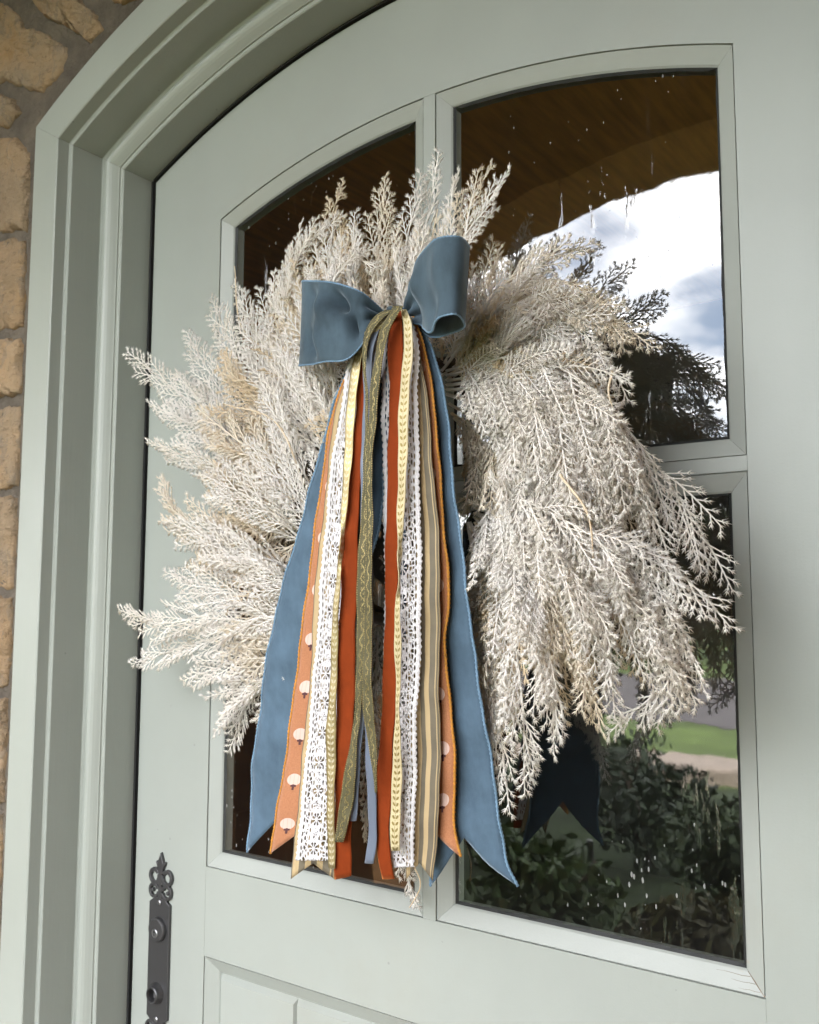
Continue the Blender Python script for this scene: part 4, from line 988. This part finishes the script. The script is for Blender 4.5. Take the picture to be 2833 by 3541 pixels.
def A_(X_, Y_, d): return at(950+X_/2.156, 750+Y_/2.156, d)
def bowloop(top, bot, mat, label, seed, dents):
    n = 110; nu = 33
    T_ = catmull([A_(*p) for p in top], n); B_ = catmull([A_(*p) for p in bot], n)
    us = np.linspace(0, 1, nu); grid = T_[:, None]*(1-us[None, :, None])+B_[:, None]*us[None, :, None]
    Tn = unit(np.gradient((T_+B_)/2, axis=0)); Wn = unit(B_-T_); Nn = unit(np.cross(Tn, Wn))
    ss = np.linspace(0, 1, n)
    disp = np.zeros((n, nu))
    for s0, u0, ws, wu, h in dents: disp += h*np.exp(-((ss[:, None]-s0)/ws)**2-((us[None, :]-u0)/wu)**2)
    k0 = np.exp(-(ss/0.12)**2)+np.exp(-((1-ss)/0.12)**2)               # gathers near the knot
    disp += 0.0035*k0[:, None]*np.sin(us[None, :]*math.pi*5+seed)
    grid = grid+Nn[:, None]*disp[:, :, None]
    V = np.repeat((ss*0.3)[:, None], nu, 1); uv = np.stack([np.repeat(us[None, :], n, 0), V], -1).reshape(-1, 2)
    faces = [(i*nu+j, i*nu+j+1, (i+1)*nu+j+1, (i+1)*nu+j) for i in range(n-1) for j in range(nu-1)]
    o = mesh('bow_loop', grid.reshape(-1, 3), faces, mat, bow, smooth=True, uvs=uv); o['label'] = label
    md = o.modifiers.new('thickness', 'SOLIDIFY'); md.thickness = 0.0012; md.offset = 0
    stitch(grid[:, 0], M_bluestitch, o, 0.0010, 0.0036); stitch(grid[:, -1], M_bluestitch, o, 0.0010, 0.0036); return o
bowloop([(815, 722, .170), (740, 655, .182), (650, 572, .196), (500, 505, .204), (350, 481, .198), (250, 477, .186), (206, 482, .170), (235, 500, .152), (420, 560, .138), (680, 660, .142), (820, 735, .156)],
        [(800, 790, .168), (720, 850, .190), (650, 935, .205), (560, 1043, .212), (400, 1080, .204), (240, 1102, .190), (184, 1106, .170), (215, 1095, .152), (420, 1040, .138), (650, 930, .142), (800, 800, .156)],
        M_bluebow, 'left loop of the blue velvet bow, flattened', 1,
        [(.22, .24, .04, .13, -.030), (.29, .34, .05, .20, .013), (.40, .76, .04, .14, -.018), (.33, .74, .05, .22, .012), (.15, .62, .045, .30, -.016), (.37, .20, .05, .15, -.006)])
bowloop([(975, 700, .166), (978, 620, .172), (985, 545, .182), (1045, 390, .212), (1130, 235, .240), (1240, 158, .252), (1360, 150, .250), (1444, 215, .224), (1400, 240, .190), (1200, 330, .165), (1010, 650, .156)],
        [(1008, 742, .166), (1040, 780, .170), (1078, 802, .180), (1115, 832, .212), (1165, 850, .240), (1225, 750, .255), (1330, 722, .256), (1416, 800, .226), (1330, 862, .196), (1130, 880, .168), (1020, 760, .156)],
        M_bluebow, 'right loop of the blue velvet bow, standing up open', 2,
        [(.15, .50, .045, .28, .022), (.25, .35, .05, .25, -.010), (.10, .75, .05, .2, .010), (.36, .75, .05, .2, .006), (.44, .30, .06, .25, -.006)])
# folded knot under the brocade
kp = [A_(860, 690, .158), A_(900, 720, .166), A_(960, 720, .168), A_(1010, 720, .160)]
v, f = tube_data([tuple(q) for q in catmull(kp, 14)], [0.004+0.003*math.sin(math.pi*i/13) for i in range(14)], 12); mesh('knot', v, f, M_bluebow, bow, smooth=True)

# ================================================================== OUTSIDE, SEEN IN THE PANES
def leaf_cloud(n, rx, ry, rz, size, seed, lump=9):
    g = np.random.default_rng(seed); cs = g.normal(0, 0.45, (lump, 3)); cs = cs[np.linalg.norm(cs, axis=1) < 1.1] if lump > 3 else cs
    k = g.integers(0, len(cs), n); d = unit(g.normal(0, 1, (n, 3))); r_ = g.uniform(.3, 1, (n, 1))**0.5
    c = (cs[k]*0.75+d*r_*0.42)*np.array([rx, ry, rz])
    t = unit(g.normal(0, 1, (n, 3))); b = unit(np.cross(t, g.normal(0, 1, (n, 3)))); s = size*g.uniform(.6, 1.3, (n, 1))
    v = np.stack([c-t*s, c+b*s*0.5, c+t*s, c-b*s*0.5], 1).reshape(-1, 3)
    return v, [(4*i, 4*i+1, 4*i+2, 4*i+3) for i in range(n)]
def tree(name, x, y, h, w, mi, seed, label, n=3800):
    base = FLOOR-0.16; t = empty(name, (x, y, base), label=label, cat='tree', group='trees beyond the driveway')
    r_ = random.Random(seed); pts_ = [(x+r_.uniform(-.1, .1)*i, y+r_.uniform(-.1, .1)*i, base+h*0.75*i/6) for i in range(7)]
    v, f = tube_data(pts_, [h*0.022*(1-i/8) for i in range(7)], 8)
    for k in range(7):
        p = pts_[2+k % 4]; a = r_.uniform(0, 6.28); q = (p[0]+math.cos(a)*w*.6, p[1]+math.sin(a)*w*.6, p[2]+h*.22)
        v2, f2 = tube_data([p, tuple((p[i]+q[i])/2+(0.1 if i == 2 else 0) for i in range(3)), q], [h*.009, h*.006, h*.002], 6); o_ = len(v); v = v+v2; f = f+[tuple(i+o_ for i in ff) for ff in f2]
    mesh('trunk', v, f, M_bark, t, smooth=True)
    v, f = leaf_cloud(n, w, w, h*0.42, 0.16 if h > 4 else 0.09, seed, 16); v = v+np.array([x, y, base+h*0.62]); mesh('crown', v, f, M_leaf[mi], t)
def shrub(x, y, h, w, mi, seed, label, n=1500):
    base = FLOOR-0.16; t = empty('shrub', (x, y, base), label=label, cat='shrub', group='shrubs in the bed before the porch')
    v, f = [], []
    r_ = random.Random(seed)
    for k in range(5):
        a = r_.uniform(0, 6.28); v2, f2 = tube_data([(x, y, base-.02), (x+math.cos(a)*w*.25, y+math.sin(a)*w*.25, base+h*.4), (x+math.cos(a)*w*.5, y+math.sin(a)*w*.5, base+h*.75)], [.016, .011, .004], 6); o_ = len(v); v = v+v2; f = f+[tuple(i+o_ for i in ff) for ff in f2]
    mesh('stem', v, f, M_bark, t, smooth=True)
    v, f = leaf_cloud(n, w, w, h*0.5, 0.035, seed, 12); v = v+np.array([x, y, base+h*0.52]); v[:, 2] = np.maximum(v[:, 2], base+.02); mesh('foliage', v, f, M_leaf[mi], t)
tl = [('broad_tree', -9.5, -27, 6.2, 3.0, 0, 'broad green tree over the driveway, nearest of the mirrored trees'), ('broad_tree', -15.5, -30, 7.0, 3.4, 2, 'dark rounded tree left of the nearest mirrored tree'),
      ('broad_tree', -24, -29, 6.5, 3.4, 1, 'olive leafed tree at the far left of the mirrored row'), ('broad_tree', -20, -48, 10, 4.5, 2, 'tall dark tree standing behind the driveway trees'),
      ('broad_tree', -11, -50, 8, 4.2, 1, 'olive tree behind the nearest mirrored tree'), ('broad_tree', -33, -36, 9, 4.5, 0, 'tall green tree beyond the olive leafed one'),
      ('broad_tree', -4, -42, 7.0, 3.6, 0, 'green tree right of the driveway trees')]
for i, (nm, x, y, h, w, mi, lb) in enumerate(tl): tree(nm, x, y, h, w, mi, 40+i, lb)
sl_ = [(-1.5, -3.05, .55, .45, 0, 'low green shrub at the foot of the porch step'), (-0.7, -2.75, .50, .42, 1, 'low olive shrub nearest the porch arch'), (-2.4, -4.0, .75, .6, 2, 'dark shrub behind the porch bed, left of the post'),
       (-1.6, -4.7, .75, .6, 2, 'dark shrub in the middle of the porch bed'), (-2.3, -5.8, .7, .65, 2, 'dark shrub furthest from the porch, by the kerb'), (-0.9, -4.0, .65, .5, 0, 'green shrub right of the middle of the bed'),
       (-3.3, -5.0, .9, .7, 2, 'tall dark shrub at the left end of the bed'), (-3.9, -2.9, 1.0, .9, 2, 'rounded dark bush outside the left porch opening'), (-4.2, -0.9, 0.8, .8, 0, 'rounded green bush close to the left house wall')]
for i, (x, y, h, w, mi, lb) in enumerate(sl_): shrub(x, y, h, w, mi, 70+i, lb)
post = empty('garden_post', (-1.42, -3.35, FLOOR-0.16), label='slim black garden post among the low shrubs', cat='post')
v, f = tube_data([(-1.42, -3.35, FLOOR-0.2), (-1.42, -3.35, FLOOR+0.28)], 0.014, 10); mesh('pole', v, f, M_iron, post)
v, f = tube_data([(-1.42, -3.35, FLOOR+0.16), (-1.42, -3.35, FLOOR+0.18)], 0.024, 10); mesh('collar', v, f, M_iron, post)
